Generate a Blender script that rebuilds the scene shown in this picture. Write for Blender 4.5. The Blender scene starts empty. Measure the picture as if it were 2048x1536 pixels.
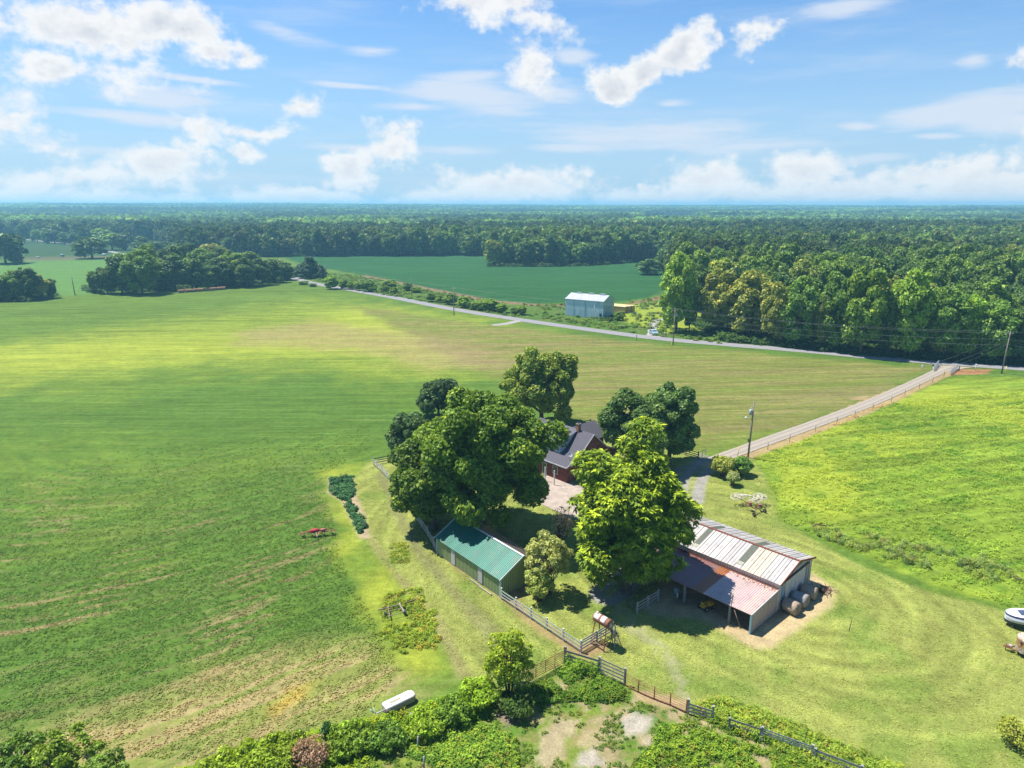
import bpy, math, random
import numpy as np
from mathutils import Vector, Matrix

# ------------------------------------------------------------------ camera, sky, sun, exposure
S = bpy.context.scene
F_PX, HOR, CAM_H = 1366.0, 412.0, 42.0
PITCH = math.atan((768 - HOR) / F_PX)
cam_d = bpy.data.cameras.new('camera'); cam = bpy.data.objects.new('camera', cam_d)
S.collection.objects.link(cam); S.camera = cam
cam.location = (0, 0, CAM_H); cam.rotation_euler = (math.pi / 2 - PITCH, 0, 0)
cam_d.sensor_width = 36; cam_d.lens = 36 * F_PX / 2048; cam_d.clip_start = 0.5; cam_d.clip_end = 30000
SUN_EL, SUN_AZ = math.radians(64), math.radians(-66)      # azimuth clockwise from +Y
sun_d = bpy.data.lights.new('sun', 'SUN'); sun_d.energy = 3.9; sun_d.angle = math.radians(0.6)
sun_d.color = (1.0, 0.955, 0.88)
sun = bpy.data.objects.new('sun', sun_d); S.collection.objects.link(sun)
sdir = Vector((math.sin(SUN_AZ) * math.cos(SUN_EL), math.cos(SUN_AZ) * math.cos(SUN_EL), math.sin(SUN_EL)))
sun.rotation_euler = sdir.to_track_quat('Z', 'Y').to_euler(); sun.location = (-60, 40, 120)
S.view_settings.view_transform = 'Standard'; S.view_settings.look = 'None'
S.view_settings.exposure = 1.2; S.view_settings.gamma = 1; S.view_settings.use_curve_mapping = False
S.render.engine = 'CYCLES'
cy = S.cycles
cy.max_bounces = 6; cy.diffuse_bounces = 4; cy.glossy_bounces = 2; cy.transmission_bounces = 3
cy.transparent_max_bounces = 6; cy.volume_bounces = 0; cy.use_denoising = True
cy.denoiser = 'OPENIMAGEDENOISE'; cy.use_adaptive_sampling = True; cy.adaptive_threshold = 0.015
try: cy.denoising_prefilter = 'ACCURATE'
except Exception: pass
cy.sample_clamp_indirect = 8

_c, _s = math.cos(PITCH), math.sin(PITCH)
def G(x, y, z=0.0):
    """ground point (height z) that the photograph shows at pixel x, y (2048 wide)"""
    dx, dy = (x - 1024) / F_PX, -(y - 768) / F_PX
    t = (z - CAM_H) / (-_s + dy * _c)
    return Vector((dx * t, (_c + dy * _s) * t, z))
def HT(x, yb, yt):
    """height of something upright standing at pixel (x, yb) whose top shows at yt"""
    g = G(x, yb); dy = -(yt - 768) / F_PX
    t = g.y / (_c + dy * _s)
    return CAM_H + t * (-_s + dy * _c)

# ------------------------------------------------------------------ sky
W = bpy.data.worlds.new('World'); S.world = W; W.use_nodes = True
nt = W.node_tree; nt.nodes.clear(); N = nt.nodes; Lk = nt.links.new
def wn(t, **k):
    n = N.new(t)
    for a, b in k.items(): setattr(n, a, b)
    return n
out = wn('ShaderNodeOutputWorld'); bg = wn('ShaderNodeBackground'); bg.inputs[1].default_value = 0.15
Lk(bg.outputs[0], out.inputs[0])
sky = wn('ShaderNodeTexSky', sky_type='NISHITA', sun_disc=False, sun_elevation=SUN_EL, sun_rotation=SUN_AZ % (2 * math.pi))
sky.altitude = 200; sky.air_density = 1.0; sky.dust_density = 0.15; sky.ozone_density = 2.0
hs = wn('ShaderNodeHueSaturation'); hs.inputs['Saturation'].default_value = 1.25; hs.inputs['Value'].default_value = .66
Lk(sky.outputs[0], hs.inputs['Color'])
skt = wn('ShaderNodeVectorMath', operation='MULTIPLY'); Lk(hs.outputs[0], skt.inputs[0]); skt.inputs[1].default_value = (.62, .67, .72)
tc = wn('ShaderNodeTexCoord'); sx = wn('ShaderNodeSeparateXYZ'); Lk(tc.outputs['Generated'], sx.inputs[0])
def m2(op, a, b=None, c=None, clamp=False):
    n = wn('ShaderNodeMath', operation=op, use_clamp=clamp)
    for i, v in enumerate((a, b, c)):
        if v is None: continue
        if isinstance(v, (int, float)): n.inputs[i].default_value = v
        else: Lk(v, n.inputs[i])
    return n.outputs[0]
az = m2('ARCTAN2', sx.outputs[0], sx.outputs[1])
el = m2('ARCSINE', sx.outputs[2])
K = 1366.0
cu = m2('MULTIPLY', az, K); cv = m2('MULTIPLY', el, K)
cmb = wn('ShaderNodeCombineXYZ'); Lk(cu, cmb.inputs[0]); Lk(cv, cmb.inputs[1])
P0 = cmb.outputs[0]
def noise(vec, scale, detail, rough, sxy=(1, 1), off=0.0):
    mp = wn('ShaderNodeMapping'); mp.inputs['Scale'].default_value = (sxy[0], sxy[1], 1); mp.inputs['Location'].default_value = (off, off * .7, off)
    Lk(vec, mp.inputs[0])
    n = wn('ShaderNodeTexNoise'); n.inputs['Scale'].default_value = scale; n.inputs['Detail'].default_value = detail
    n.inputs['Roughness'].default_value = rough; Lk(mp.outputs[0], n.inputs['Vector'])
    return n
# domain warp so that cloud outlines billow
wpn = noise(P0, 0.012, 4, .55, (1, 1.5), 31.0)
vs = wn('ShaderNodeVectorMath', operation='SUBTRACT'); Lk(wpn.outputs['Color'], vs.inputs[0]); vs.inputs[1].default_value = (.5, .5, .5)
vm = wn('ShaderNodeVectorMath', operation='SCALE'); Lk(vs.outputs[0], vm.inputs[0]); vm.inputs['Scale'].default_value = 70
vz = wn('ShaderNodeVectorMath', operation='MULTIPLY'); Lk(vm.outputs[0], vz.inputs[0]); vz.inputs[1].default_value = (1, 1, 0)
va = wn('ShaderNodeVectorMath', operation='ADD'); Lk(P0, va.inputs[0]); Lk(vz.outputs[0], va.inputs[1])
PW = va.outputs[0]
def dirpx(x, y):
    dx, dy = (x - 1024) / F_PX, -(y - 768) / F_PX
    d = Vector((dx, _c + dy * _s, -_s + dy * _c)).normalized()
    return math.atan2(d.x, d.y) * K, math.asin(d.z) * K
def blobs(lst, vec):
    acc = None
    for (x, y, rx, ry, rot, w) in lst:
        u, v = dirpx(x, y)
        mp = wn('ShaderNodeMapping', vector_type='TEXTURE')
        mp.inputs['Location'].default_value = (u, v, 0); mp.inputs['Rotation'].default_value = (0, 0, math.radians(rot))
        mp.inputs['Scale'].default_value = (rx, ry, 1)
        Lk(vec, mp.inputs[0])
        ln = wn('ShaderNodeVectorMath', operation='LENGTH'); Lk(mp.outputs[0], ln.inputs[0])
        f = m2('MULTIPLY', m2('SUBTRACT', 1.0, ln.outputs['Value']), w)
        acc = f if acc is None else m2('SMOOTH_MAX', acc, f, .12)
    return acc
CUM = [(170, 58, 175, 62, 0, 1.1), (320, 48, 125, 60, 0, 1.1), (110, 138, 100, 34, 0, .8), (250, 150, 110, 32, 0, .7), (430, 105, 80, 26, 0, .75), (490, 118, 42, 30, 0, .8),
       (985, 4, 135, 48, 0, .9), (1080, 55, 100, 30, -20, .75), (1060, 140, 62, 52, 0, .9),
       (1222, 165, 52, 42, 0, 1.2), (1285, 142, 66, 42, 20, 1.2), (1365, 102, 76, 44, 28, 1.2),
       (1500, 85, 52, 36, 35, .7), (1438, 74, 24, 16, 0, .7), (1510, 55, 60, 18, -10, .6),
       (400, 252, 56, 34, 0, .85), (500, 260, 120, 24, 4, .8), (618, 216, 50, 30, 20, .8),
       (8, 245, 56, 34, 0, .85), (330, 328, 92, 50, 5, 1.15), (175, 355, 100, 40, 15, .85), (50, 370, 110, 38, 0, .85), (130, 300, 70, 22, 0, .4),
       (705, 335, 84, 44, 15, 1.15), (785, 290, 60, 52, 50, 1.0), (800, 255, 60, 18, 0, .7), (485, 300, 38, 18, 0, .9),
       (590, 394, 170, 30, 0, 1.1), (870, 396, 150, 26, 0, 1.0), (1030, 372, 200, 48, 0, 1.1), (1405, 362, 110, 54, 0, 1.1), (1300, 398, 150, 26, 0, 1.1),
       (1600, 350, 90, 44, 0, 1.0), (1680, 388, 300, 44, 0, 1.0), (1860, 358, 100, 38, 0, 1.0), (1990, 372, 170, 60, 0, 1.1), (1580, 396, 300, 26, 0, 1.0), (200, 400, 330, 22, 0, .8),
       (2300, 300, 200, 120, 0, 1), (-250, 200, 220, 110, 0, 1), (2048, 122, 36, 24, 0, .8),
       (900, -420, 420, 110, 0, 1), (2100, -260, 300, 90, 10, 1), (-200, -300, 300, 100, -8, 1)]
CIR = [(960, 190, 190, 44, -4, 1.0), (1080, 180, 120, 30, -8, 1.0), (930, 155, 110, 20, 0, .9), (1145, 116, 50, 16, 0, .9), (1300, 270, 330, 40, -3, .8), (1130, 295, 110, 11, 0, .9),
       (1960, 218, 200, 30, 6, 1.15), (2020, 245, 120, 26, -6, 1.1), (1890, 222, 120, 10, 4, 1.0), (1712, 253, 56, 12, -4, 1.0), (1872, 272, 50, 8, -2, .9), (1725, 319, 90, 11, 4, .9),
       (270, 236, 170, 14, -3, .95), (560, 210, 160, 12, 0, .55), (700, 171, 110, 7, -3, .8), (380, 158, 100, 7, -3, .8), (1340, 209, 50, 10, 0, .8), (1950, 122, 34, 18, 0, .7), (1690, 14, 100, 24, 6, .8),
       (560, 60, 110, 22, -10, .6), (740, 102, 60, 12, 0, .6), (830, 215, 100, 14, 0, .8), (330, 195, 160, 28, -4, .7), (700, 296, 110, 10, 0, .7), (900, 300, 130, 14, 0, .7), (1500, 292, 110, 10, 0, .8), (200, 300, 160, 12, 0, .7)]
n1 = noise(P0, 0.016, 9, .6, (1, 1.35), 3.0)
n3 = noise(P0, 0.05, 6, .65, (1, 1.1), 13.0)
cb = blobs(CUM, PW)
dens = m2('ADD', m2('SUBTRACT', cb, .13), m2('ADD', m2('MULTIPLY', m2('SUBTRACT', n1.outputs[0], .5), 1.7), m2('MULTIPLY', m2('SUBTRACT', n3.outputs[0], .5), .8)))
def sstep(v, a, b):
    n = wn('ShaderNodeMapRange', interpolation_type='SMOOTHSTEP', clamp=True)
    n.inputs['From Min'].default_value = a; n.inputs['From Max'].default_value = b; Lk(v, n.inputs[0]); return n.outputs[0]
a1 = sstep(dens, -.12, 0.55)
n2 = noise(P0, 0.012, 8, .62, (.35, 2.4), 71.0)
cb2 = blobs(CIR, P0)
dens2 = m2('ADD', cb2, m2('MULTIPLY', m2('SUBTRACT', n2.outputs[0], .5), 1.9))
a2 = m2('MULTIPLY', m2('MULTIPLY', sstep(dens2, 0.0, 0.75), .8), m2('ADD', .4, m2('MULTIPLY', sstep(el, .0, .1), .6)))
n4 = noise(P0, 0.006, 6, .6, (.4, 3.0), 171.0)          # thin high veil everywhere
a3 = m2('MULTIPLY', sstep(n4.outputs[0], .46, .8), .35)
# thick middles of the cumulus are grey, edges brilliant; upper-left sides catch the sun
gv = wn('ShaderNodeVectorMath', operation='ADD'); Lk(P0, gv.inputs[0]); gv.inputs[1].default_value = (-9, 11, 0)
n1b = noise(gv.outputs[0], 0.016, 9, .6, (1, 1.35), 3.0)
lit = m2('MULTIPLY', m2('SUBTRACT', n1.outputs[0], n1b.outputs[0]), 2.6)
thick = sstep(dens, .4, 1.1)
gsum = m2('MULTIPLY', m2('SUBTRACT', m2('MULTIPLY', thick, .85), lit, clamp=True), m2('ADD', .55, m2('MULTIPLY', sstep(el, .02, .16), .45)))
ramp = wn('ShaderNodeMix', data_type='RGBA'); Lk(gsum, ramp.inputs[0])
ramp.inputs[6].default_value = (2.8, 2.8, 2.8, 1); ramp.inputs[7].default_value = (2.0, 2.08, 2.26, 1)
mixa = wn('ShaderNodeMix', data_type='RGBA'); Lk(m2('MAXIMUM', a2, a3), mixa.inputs[0]); hzm = wn('ShaderNodeMix', data_type='RGBA'); Lk(m2('MULTIPLY', sstep(el, .34, -.03), .85), hzm.inputs[0]); Lk(skt.outputs[0], hzm.inputs[6]); hzm.inputs[7].default_value = (1.12, 1.72, 2.45, 1); Lk(hzm.outputs[2], mixa.inputs[6]); mixa.inputs[7].default_value = (2.25, 2.42, 2.72, 1)
mixb = wn('ShaderNodeMix', data_type='RGBA'); Lk(m2('MULTIPLY', a1, .97), mixb.inputs[0]); Lk(mixa.outputs[2], mixb.inputs[6]); Lk(ramp.outputs[2], mixb.inputs[7])
up = sstep(el, -.02, 0.0)
mixc = wn('ShaderNodeMix', data_type='RGBA'); Lk(up, mixc.inputs[0]); mixc.inputs[6].default_value = (.5, .7, .5, 1); Lk(mixb.outputs[2], mixc.inputs[7])
Lk(mixc.outputs[2], bg.inputs[0])
W.cycles.sampling_method = 'MANUAL'; W.cycles.sample_map_resolution = 512
# ------------------------------------------------------------------ helpers
COL = S.collection
def tag(o, label=None, cat=None, group=None, kind=None):
    for k, v in (('label', label), ('category', cat), ('group', group), ('kind', kind)):
        if v: o[k] = v
    return o
def empty(name, loc, rz=0.0, label=None, cat=None, group=None):
    o = bpy.data.objects.new(name, None); COL.objects.link(o)
    o.location = loc; o.rotation_euler = (0, 0, rz); o.empty_display_size = .5
    return tag(o, label, cat, group)
def link(name, me, mat=None, parent=None, loc=None):
    o = bpy.data.objects.new(name, me); COL.objects.link(o)
    if mat is not None and not me.materials: me.materials.append(mat)
    if parent is not None: o.parent = parent
    if loc is not None: o.location = loc
    return o
def copy_tree(o, parent=None):
    c = o.copy(); COL.objects.link(c); c.parent = parent
    for ch in o.children: copy_tree(ch, c)
    return c
class MB:
    """collects shapes; each face carries its own paint colour"""
    def __init__(s): s.v = []; s.f = []; s.c = []; s.sm = []
    def poly(s, pts, col=(1, 1, 1), smooth=False):
        i = len(s.v); s.v += [tuple(p) for p in pts]; s.f.append(tuple(range(i, i + len(pts)))); s.c.append(col); s.sm.append(smooth)
    def add(s, vs, fs, col=(1, 1, 1), smooth=False):
        i = len(s.v); s.v += [tuple(p) for p in vs]
        for f in fs: s.f.append(tuple(i + k for k in f)); s.c.append(col); s.sm.append(smooth)
    def box(s, x0, x1, y0, y1, z0, z1, col=(1, 1, 1), M=None):
        vs = [(x, y, z) for z in (z0, z1) for y in (y0, y1) for x in (x0, x1)]
        if M is not None: vs = [M @ Vector(v) for v in vs]
        s.add(vs, [(0, 2, 3, 1), (4, 5, 7, 6), (0, 1, 5, 4), (2, 6, 7, 3), (0, 4, 6, 2), (1, 3, 7, 5)], col)
    def bar(s, a, b, w, h, col=(1, 1, 1)):
        a, b = Vector(a), Vector(b); d = (b - a); L = d.length
        if L < 1e-6: return
        q = d.to_track_quat('Y', 'Z').to_matrix().to_4x4(); q.translation = a
        s.box(-w / 2, w / 2, 0, L, -h / 2, h / 2, col, q)
    def tube(s, pts, rad, n=6, col=(1, 1, 1), cap=True):
        pts = [Vector(p) for p in pts]; m = len(pts)
        if not hasattr(rad, '__len__'): rad = [rad] * m
        vs = []; ref = Vector((0.13, .2, 1)).normalized()
        for i, p in enumerate(pts):
            d = (pts[min(i + 1, m - 1)] - pts[max(i - 1, 0)]).normalized()
            a = d.cross(ref if abs(d.dot(ref)) < .95 else Vector((1, 0, 0))).normalized(); b = d.cross(a)
            for k in range(n):
                t = 2 * math.pi * k / n; vs.append(p + (a * math.cos(t) + b * math.sin(t)) * rad[i])
        fs = [(i * n + k, i * n + (k + 1) % n, (i + 1) * n + (k + 1) % n, (i + 1) * n + k) for i in range(m - 1) for k in range(n)]
        s.add(vs, fs, col, n > 4)
        if cap:
            j = len(s.v) - m * n
            s.f.append(tuple(j + k for k in range(n))[::-1]); s.f.append(tuple(j + (m - 1) * n + k for k in range(n)))
            s.c += [col, col]; s.sm += [False, False]
    def cyl(s, a, b, r, n=16, col=(1, 1, 1)): s.tube([a, b], r, n, col)
    def torus(s, c, axis, R, r, n=20, m=6, col=(1, 1, 1)):
        q = Vector(axis).to_track_quat('Z', 'Y').to_matrix(); c = Vector(c); vs = []
        for i in range(n):
            a = 2 * math.pi * i / n
            for j in range(m):
                b = 2 * math.pi * j / m
                vs.append(c + q @ Vector(((R + r * math.cos(b)) * math.cos(a), (R + r * math.cos(b)) * math.sin(a), r * math.sin(b))))
        s.add(vs, [(i * m + j, ((i + 1) % n) * m + j, ((i + 1) % n) * m + (j + 1) % m, i * m + (j + 1) % m) for i in range(n) for j in range(m)], col, True)
    def lathe(s, prof, axis_a, axis_b, n=20, col=(1, 1, 1), sx=1.0, sz=1.0):
        """profile (t along a->b, radius)"""
        a, b = Vector(axis_a), Vector(axis_b); d = (b - a); q = d.to_track_quat('Y', 'Z').to_matrix(); vs = []
        for t, r in prof:
            for k in range(n):
                g = 2 * math.pi * k / n; vs.append(a + d * t + q @ Vector((r * sx * math.cos(g), 0, r * sz * math.sin(g))))
        m = len(prof); s.add(vs, [(i * n + k, (i + 1) * n + k, (i + 1) * n + (k + 1) % n, i * n + (k + 1) % n) for i in range(m - 1) for k in range(n)], col, True)
        j = len(s.v) - m * n
        s.f.append(tuple(j + k for k in range(n))); s.f.append(tuple(j + (m - 1) * n + k for k in range(n))[::-1]); s.c += [col, col]; s.sm += [False, False]
    def mesh(s, name):
        me = bpy.data.meshes.new(name); me.from_pydata(s.v, [], s.f); me.update()
        at = me.color_attributes.new('Col', 'FLOAT_COLOR', 'CORNER')
        arr = np.empty((len(me.loops), 4), np.float32); k = 0
        for f, c in zip(s.f, s.c):
            n = len(f); arr[k:k + n] = (c[0], c[1], c[2], 1); k += n
        at.data.foreach_set('color', arr.ravel())
        me.polygons.foreach_set('use_smooth', np.array(s.sm, dtype=bool)); me.update()
        return me
    def build(s, name, mat, parent=None, label=None):
        o = link(name, s.mesh(name), mat, parent)
        if label: o['label'] = label
        return o
def frame(x, y, deg, z=0): return Vector((x, y, z)), math.radians(deg)

# ------------------------------------------------------------------ materials
def mat_new(name):
    m = bpy.data.materials.new(name); m.use_nodes = True; t = m.node_tree; t.nodes.clear(); return m, t
class NT:
    def __init__(s, t): s.t = t; s.N = t.nodes; s.L = t.links.new
    def n(s, typ, ins=None, **k):
        n = s.N.new(typ)
        for a, b in k.items(): setattr(n, a, b)
        for a, b in (ins or {}).items():
            if hasattr(b, 'is_linked') or hasattr(b, 'links'): s.L(b, n.inputs[a])
            else: n.inputs[a].default_value = b
        return n
    def math(s, op, a, b=0.0, clamp=False): return s.n('ShaderNodeMath', {0: a, 1: b}, operation=op, use_clamp=clamp).outputs[0]
    def noise(s, vec, scale, det=4, rough=.55, dist=0.0):
        return s.n('ShaderNodeTexNoise', {'Vector': vec, 'Scale': scale, 'Detail': det, 'Roughness': rough, 'Distortion': dist}).outputs[0]
    def ss(s, v, a, b): return s.n('ShaderNodeMapRange', {0: v, 1: a, 2: b}, interpolation_type='SMOOTHSTEP').outputs[0]
    def lin(s, v, a, b, c, d): return s.n('ShaderNodeMapRange', {0: v, 1: a, 2: b, 3: c, 4: d}).outputs[0]
    def mix(s, f, a, b, bt='MIX'):
        n = s.n('ShaderNodeMix', data_type='RGBA', blend_type=bt)
        for i, v in ((0, f), (6, a), (7, b)):
            if hasattr(v, 'links'): s.L(v, n.inputs[i])
            else: n.inputs[i].default_value = v if i == 0 or len(v) == 4 else (*v, 1)
        return n.outputs[2]
    def map(s, vec, sc=(1, 1, 1), rot=(0, 0, 0), loc=(0, 0, 0)):
        return s.n('ShaderNodeMapping', {0: vec, 'Scale': sc, 'Rotation': rot, 'Location': loc}).outputs[0]
    def bsdf(s, col, rough=.8, metal=0.0, bump=None, bs=.3, bd=.05, spec=.3):
        p = s.n('ShaderNodeBsdfPrincipled', {'Base Color': col, 'Roughness': rough, 'Metallic': metal, 'Specular IOR Level': spec})
        if bump is not None: s.L(s.n('ShaderNodeBump', {'Height': bump, 'Strength': bs, 'Distance': bd}).outputs[0], p.inputs['Normal'])
        s.L(p.outputs[0], s.n('ShaderNodeOutputMaterial').inputs[0]); return p
def painted(name, rough=.6, metal=0.0, dirt=(.16, .13, .1), amt=.35, scale=1.2, streak=(1, 1, .25), spec=.3, rust=0.0, tintmul=1.0):
    """face colour with weathering in streaks down the surface"""
    m, t = mat_new(name); q = NT(t)
    at = q.n('ShaderNodeAttribute', attribute_name='Col'); tc = q.n('ShaderNodeTexCoord').outputs['Object']
    v = q.map(tc, streak)
    nz = q.noise(v, scale, 8, .65); n2 = q.noise(tc, scale * 7, 4, .6)
    c = q.mix(q.math('MULTIPLY', q.ss(nz, .46, .78), amt), at.outputs['Color'], dirt)
    c = q.mix(1.0, c, q.n('ShaderNodeCombineColor', {0: q.lin(n2, .2, .8, .86, 1.12), 1: q.lin(n2, .2, .8, .86, 1.12), 2: q.lin(n2, .2, .8, .86, 1.12)}).outputs[0], 'MULTIPLY')
    if rust > 0:
        n3 = q.noise(q.map(tc, (1, 1, .5), (0, 0, 0), (9, 4, 2)), scale * 2.2, 8, .7)
        c = q.mix(q.ss(n3, .62 - rust * .25, .72 - rust * .2), c, (.2, .06, .022))
    q.bsdf(c, rough, metal, n2, .25, .02, spec)
    return m
M_PAINT = painted('weathered_paint'); M_WOOD = painted('weathered_wood', .85, amt=.5, dirt=(.1, .09, .075), scale=3, streak=(1, 1, 1), spec=.15)
M_METAL = painted('sheet_metal', .42, .12, amt=.42, scale=.9, spec=.5)
M_RUSTY = painted('rusty_metal', .7, .1, dirt=(.12, .05, .025), amt=.6, scale=3, rust=.55)
M_SHINGLE = painted('asphalt_shingle', .95, amt=.35, scale=1.5, dirt=(.09, .085, .09), streak=(1, 1, 1), spec=.1)
M_RUBBER = painted('rubber', .9, amt=.3, dirt=(.1, .08, .06))
M_HAY = painted('hay', .95, amt=.85, dirt=(.1, .075, .05), scale=5, streak=(1, 1, 1), spec=.05)
def brick_mat():
    m, t = mat_new('red_brick'); q = NT(t); tc = q.n('ShaderNodeTexCoord').outputs['Object']
    b = q.n('ShaderNodeTexBrick', {'Vector': q.map(tc, (1, 1, 1), (math.pi / 2, 0, 0)), 'Color1': (.2, .045, .028, 1), 'Color2': (.13, .032, .022, 1), 'Mortar': (.24, .2, .17, 1), 'Scale': 4.0, 'Mortar Size': .012})
    q.bsdf(q.mix(q.ss(q.noise(tc, 2, 5), .4, .8), b.outputs[0], (.09, .03, .022)), .9, 0, b.outputs[1], .3, .01); return m
M_BRICK = brick_mat()
def glass_mat():
    m, t = mat_new('window_glass'); q = NT(t); q.bsdf((.03, .04, .05, 1), .08, 0, spec=.8); return m
M_GLASS = glass_mat()
def leaf_mat(name, trans=.32, gloss=.25):
    m, t = mat_new(name); q = NT(t)
    at = q.n('ShaderNodeAttribute', attribute_name='Col').outputs['Color']
    oi = q.n('ShaderNodeObjectInfo')
    c = q.mix(1.0, at, oi.outputs['Color'], 'MULTIPLY')
    ti = q.n('ShaderNodeAttribute', attribute_name='tint', attribute_type='INSTANCER').outputs['Vector']
    one = q.n('ShaderNodeVectorMath', {0: ti, 1: (1, 1, 1)}, operation='ADD').outputs[0]
    c = q.mix(1.0, c, one, 'MULTIPLY')
    g = q.lin(oi.outputs['Random'], 0, 1, .85, 1.15)
    c = q.n('ShaderNodeVectorMath', {0: c, 3: g}, operation='SCALE').outputs[0]
    d = q.n('ShaderNodeBsdfPrincipled', {'Base Color': c, 'Roughness': .55, 'Specular IOR Level': gloss})
    tr = q.n('ShaderNodeBsdfTranslucent', {0: q.mix(1.0, c, (1.25, 1.1, .5), 'MULTIPLY')})
    mx = q.n('ShaderNodeMixShader', {0: trans, 1: d.outputs[0], 2: tr.outputs[0]})
    q.L(mx.outputs[0], q.n('ShaderNodeOutputMaterial').inputs[0]); return m
M_LEAF = leaf_mat('leaves'); M_GRASS = leaf_mat('grass_blades', .35, .1)
def bark_mat():
    m, t = mat_new('bark'); q = NT(t); tc = q.n('ShaderNodeTexCoord').outputs['Object']
    n = q.noise(q.map(tc, (6, 6, 1.2)), 1.5, 6, .7); q.bsdf(q.mix(n, (.045, .035, .028), (.2, .17, .14)), .95, 0, n, .6, .05, .1); return m
M_BARK = bark_mat()

# ------------------------------------------------------------------ numpy noise
def vnoise(x, y, seed=0):
    xi = np.floor(x).astype(np.int64); yi = np.floor(y).astype(np.int64); fx = x - xi; fy = y - yi
    fx = fx * fx * (3 - 2 * fx); fy = fy * fy * (3 - 2 * fy)
    def h(a, b):
        n = (a * 374761393 + b * 668265263 + seed * 144665) & 0x7fffffff
        n = (n ^ (n >> 13)) * 1274126177 & 0x7fffffff
        n = (n ^ (n >> 16)) * 60493 & 0x7fffffff
        return (n & 0xffff) / 65535.0
    return (h(xi, yi) * (1 - fx) + h(xi + 1, yi) * fx) * (1 - fy) + (h(xi, yi + 1) * (1 - fx) + h(xi + 1, yi + 1) * fx) * fy
def fbm(x, y, seed=0, oct=4, rough=.55):
    a, s, t = 1.0, 0, 0
    for i in range(oct):
        s = s + a * vnoise(x * 2 ** i, y * 2 ** i, seed + i * 17); t += a; a *= rough
    return s / t
def sst(v, a, b):
    t = np.clip((v - a) / (b - a), 0, 1); return t * t * (3 - 2 * t)
def wpoly(px): return np.array([[*G(x, y)[:2]] for x, y in px])
def sdist(X, Y, P, closed=True):
    """signed distance to a world polygon, positive inside"""
    n = len(P); d = np.full(X.shape, 1e9); ins = np.zeros(X.shape, bool)
    for i in range(n if closed else n - 1):
        a, b = P[i], P[(i + 1) % n]; e = b - a; L2 = e @ e + 1e-9
        t = np.clip(((X - a[0]) * e[0] + (Y - a[1]) * e[1]) / L2, 0, 1)
        d = np.minimum(d, np.hypot(X - a[0] - t * e[0], Y - a[1] - t * e[1]))
        c = ((a[1] > Y) != (b[1] > Y)) & (X < (b[0] - a[0]) * (Y - a[1]) / (b[1] - a[1] + 1e-12) + a[0])
        ins ^= c
    return np.where(ins, d, -d) if closed else d
def smooth_path(pts, step=4.0, closed=False):
    P = [Vector(p) for p in pts]; out_ = []
    for i in range(len(P) - 1):
        p0, p1, p2, p3 = P[max(i - 1, 0)], P[i], P[i + 1], P[min(i + 2, len(P) - 1)]
        n = max(2, int((p2 - p1).length / step))
        for k in range(n):
            t = k / n
            out_.append(.5 * ((2 * p1) + (p2 - p0) * t + (2 * p0 - 5 * p1 + 4 * p2 - p3) * t * t + (3 * p1 - p0 - 3 * p2 + p3) * t ** 3))
    out_.append(P[-1]); return out_

def terrain(X, Y):
    r = np.hypot(X, Y); a = np.arctan2(X, np.maximum(Y, 1))
    up = sst(r, 1200, 5200)
    side = np.interp(a, [-.75, -.6, -.45, -.15, .1, .3, .7], [26, 34, 36, 31, 24, 21, 20])
    z = up * side
    z = z + sst(r, 900, 1800) * (fbm(X / 520, Y / 420, 5, 3) - .5) * 13
    return z

# ------------------------------------------------------------------ land use, traced on the ground (world metres)
YARD_LAWN = wpoly([(735, 925), (1000, 860), (1180, 850), (1410, 905), (1425, 925), (1500, 915), (1545, 985), (1560, 1040), (1700, 1120), (1860, 1180), (2060, 1235), (2400, 1300), (2700, 1540), (1800, 1620), (1640, 1535), (1440, 1430), (1250, 1375), (1190, 1335), (1130, 1325), (1060, 1370), (980, 1400), (920, 1340), (850, 1230), (770, 1130), (735, 1075), (700, 1010), (705, 960)])
BRIGHT_L = wpoly([(648, 940), (700, 925), (735, 925), (705, 960), (690, 990), (705, 1040), (740, 1078), (775, 1130), (850, 1225), (905, 1320), (840, 1350), (770, 1320), (720, 1230), (700, 1140), (680, 1050), (650, 980)])
RIGHT_F = wpoly([(1905, 752), (2060, 755), (2500, 770), (3300, 1300), (2400, 1290), (2060, 1225), (1860, 1160), (1700, 1100), (1570, 1042), (1545, 985), (1500, 918), (1640, 860), (1760, 808)])
RIGHT_YEL = wpoly([(1600, 905), (1680, 900), (1730, 960), (1740, 1020), (1650, 1045), (1560, 1010), (1530, 950)])
CENTER_F = wpoly([(700, 612), (900, 640), (1240, 680), (1450, 702), (1700, 722), (1860, 735), (1750, 790), (1620, 842), (1500, 885), (1410, 905), (1180, 850), (1130, 820), (1000, 760), (880, 700), (760, 640)])
TAN_BAND = wpoly([(470, 665), (640, 640), (800, 665), (960, 690), (1000, 730), (850, 735), (700, 700), (560, 690), (480, 690)])
YEL_BAND = wpoly([(-400, 700), (0, 690), (250, 655), (450, 625), (590, 600), (760, 615), (930, 640), (1010, 665), (980, 720), (880, 745), (640, 720), (350, 730), (0, 760), (-400, 790)])
SOY = wpoly([(560, 513), (760, 511), (1020, 509), (1250, 512), (1420, 516), (1312, 592), (1240, 604), (1060, 607), (980, 600), (860, 578), (760, 557), (640, 535), (590, 524)])
PASTURE_FL = wpoly([(-300, 540), (20, 522), (250, 518), (300, 560), (170, 590), (-300, 605)])
STRIP_FL = wpoly([(20, 490), (200, 492), (260, 505), (230, 512), (20, 512)])
SOIL_FL = wpoly([(25, 489), (100, 484), (190, 489), (90, 496), (25, 499)])
SOIL2_FL = wpoly([(40, 514), (240, 511), (260, 516), (40, 522)])
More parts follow.
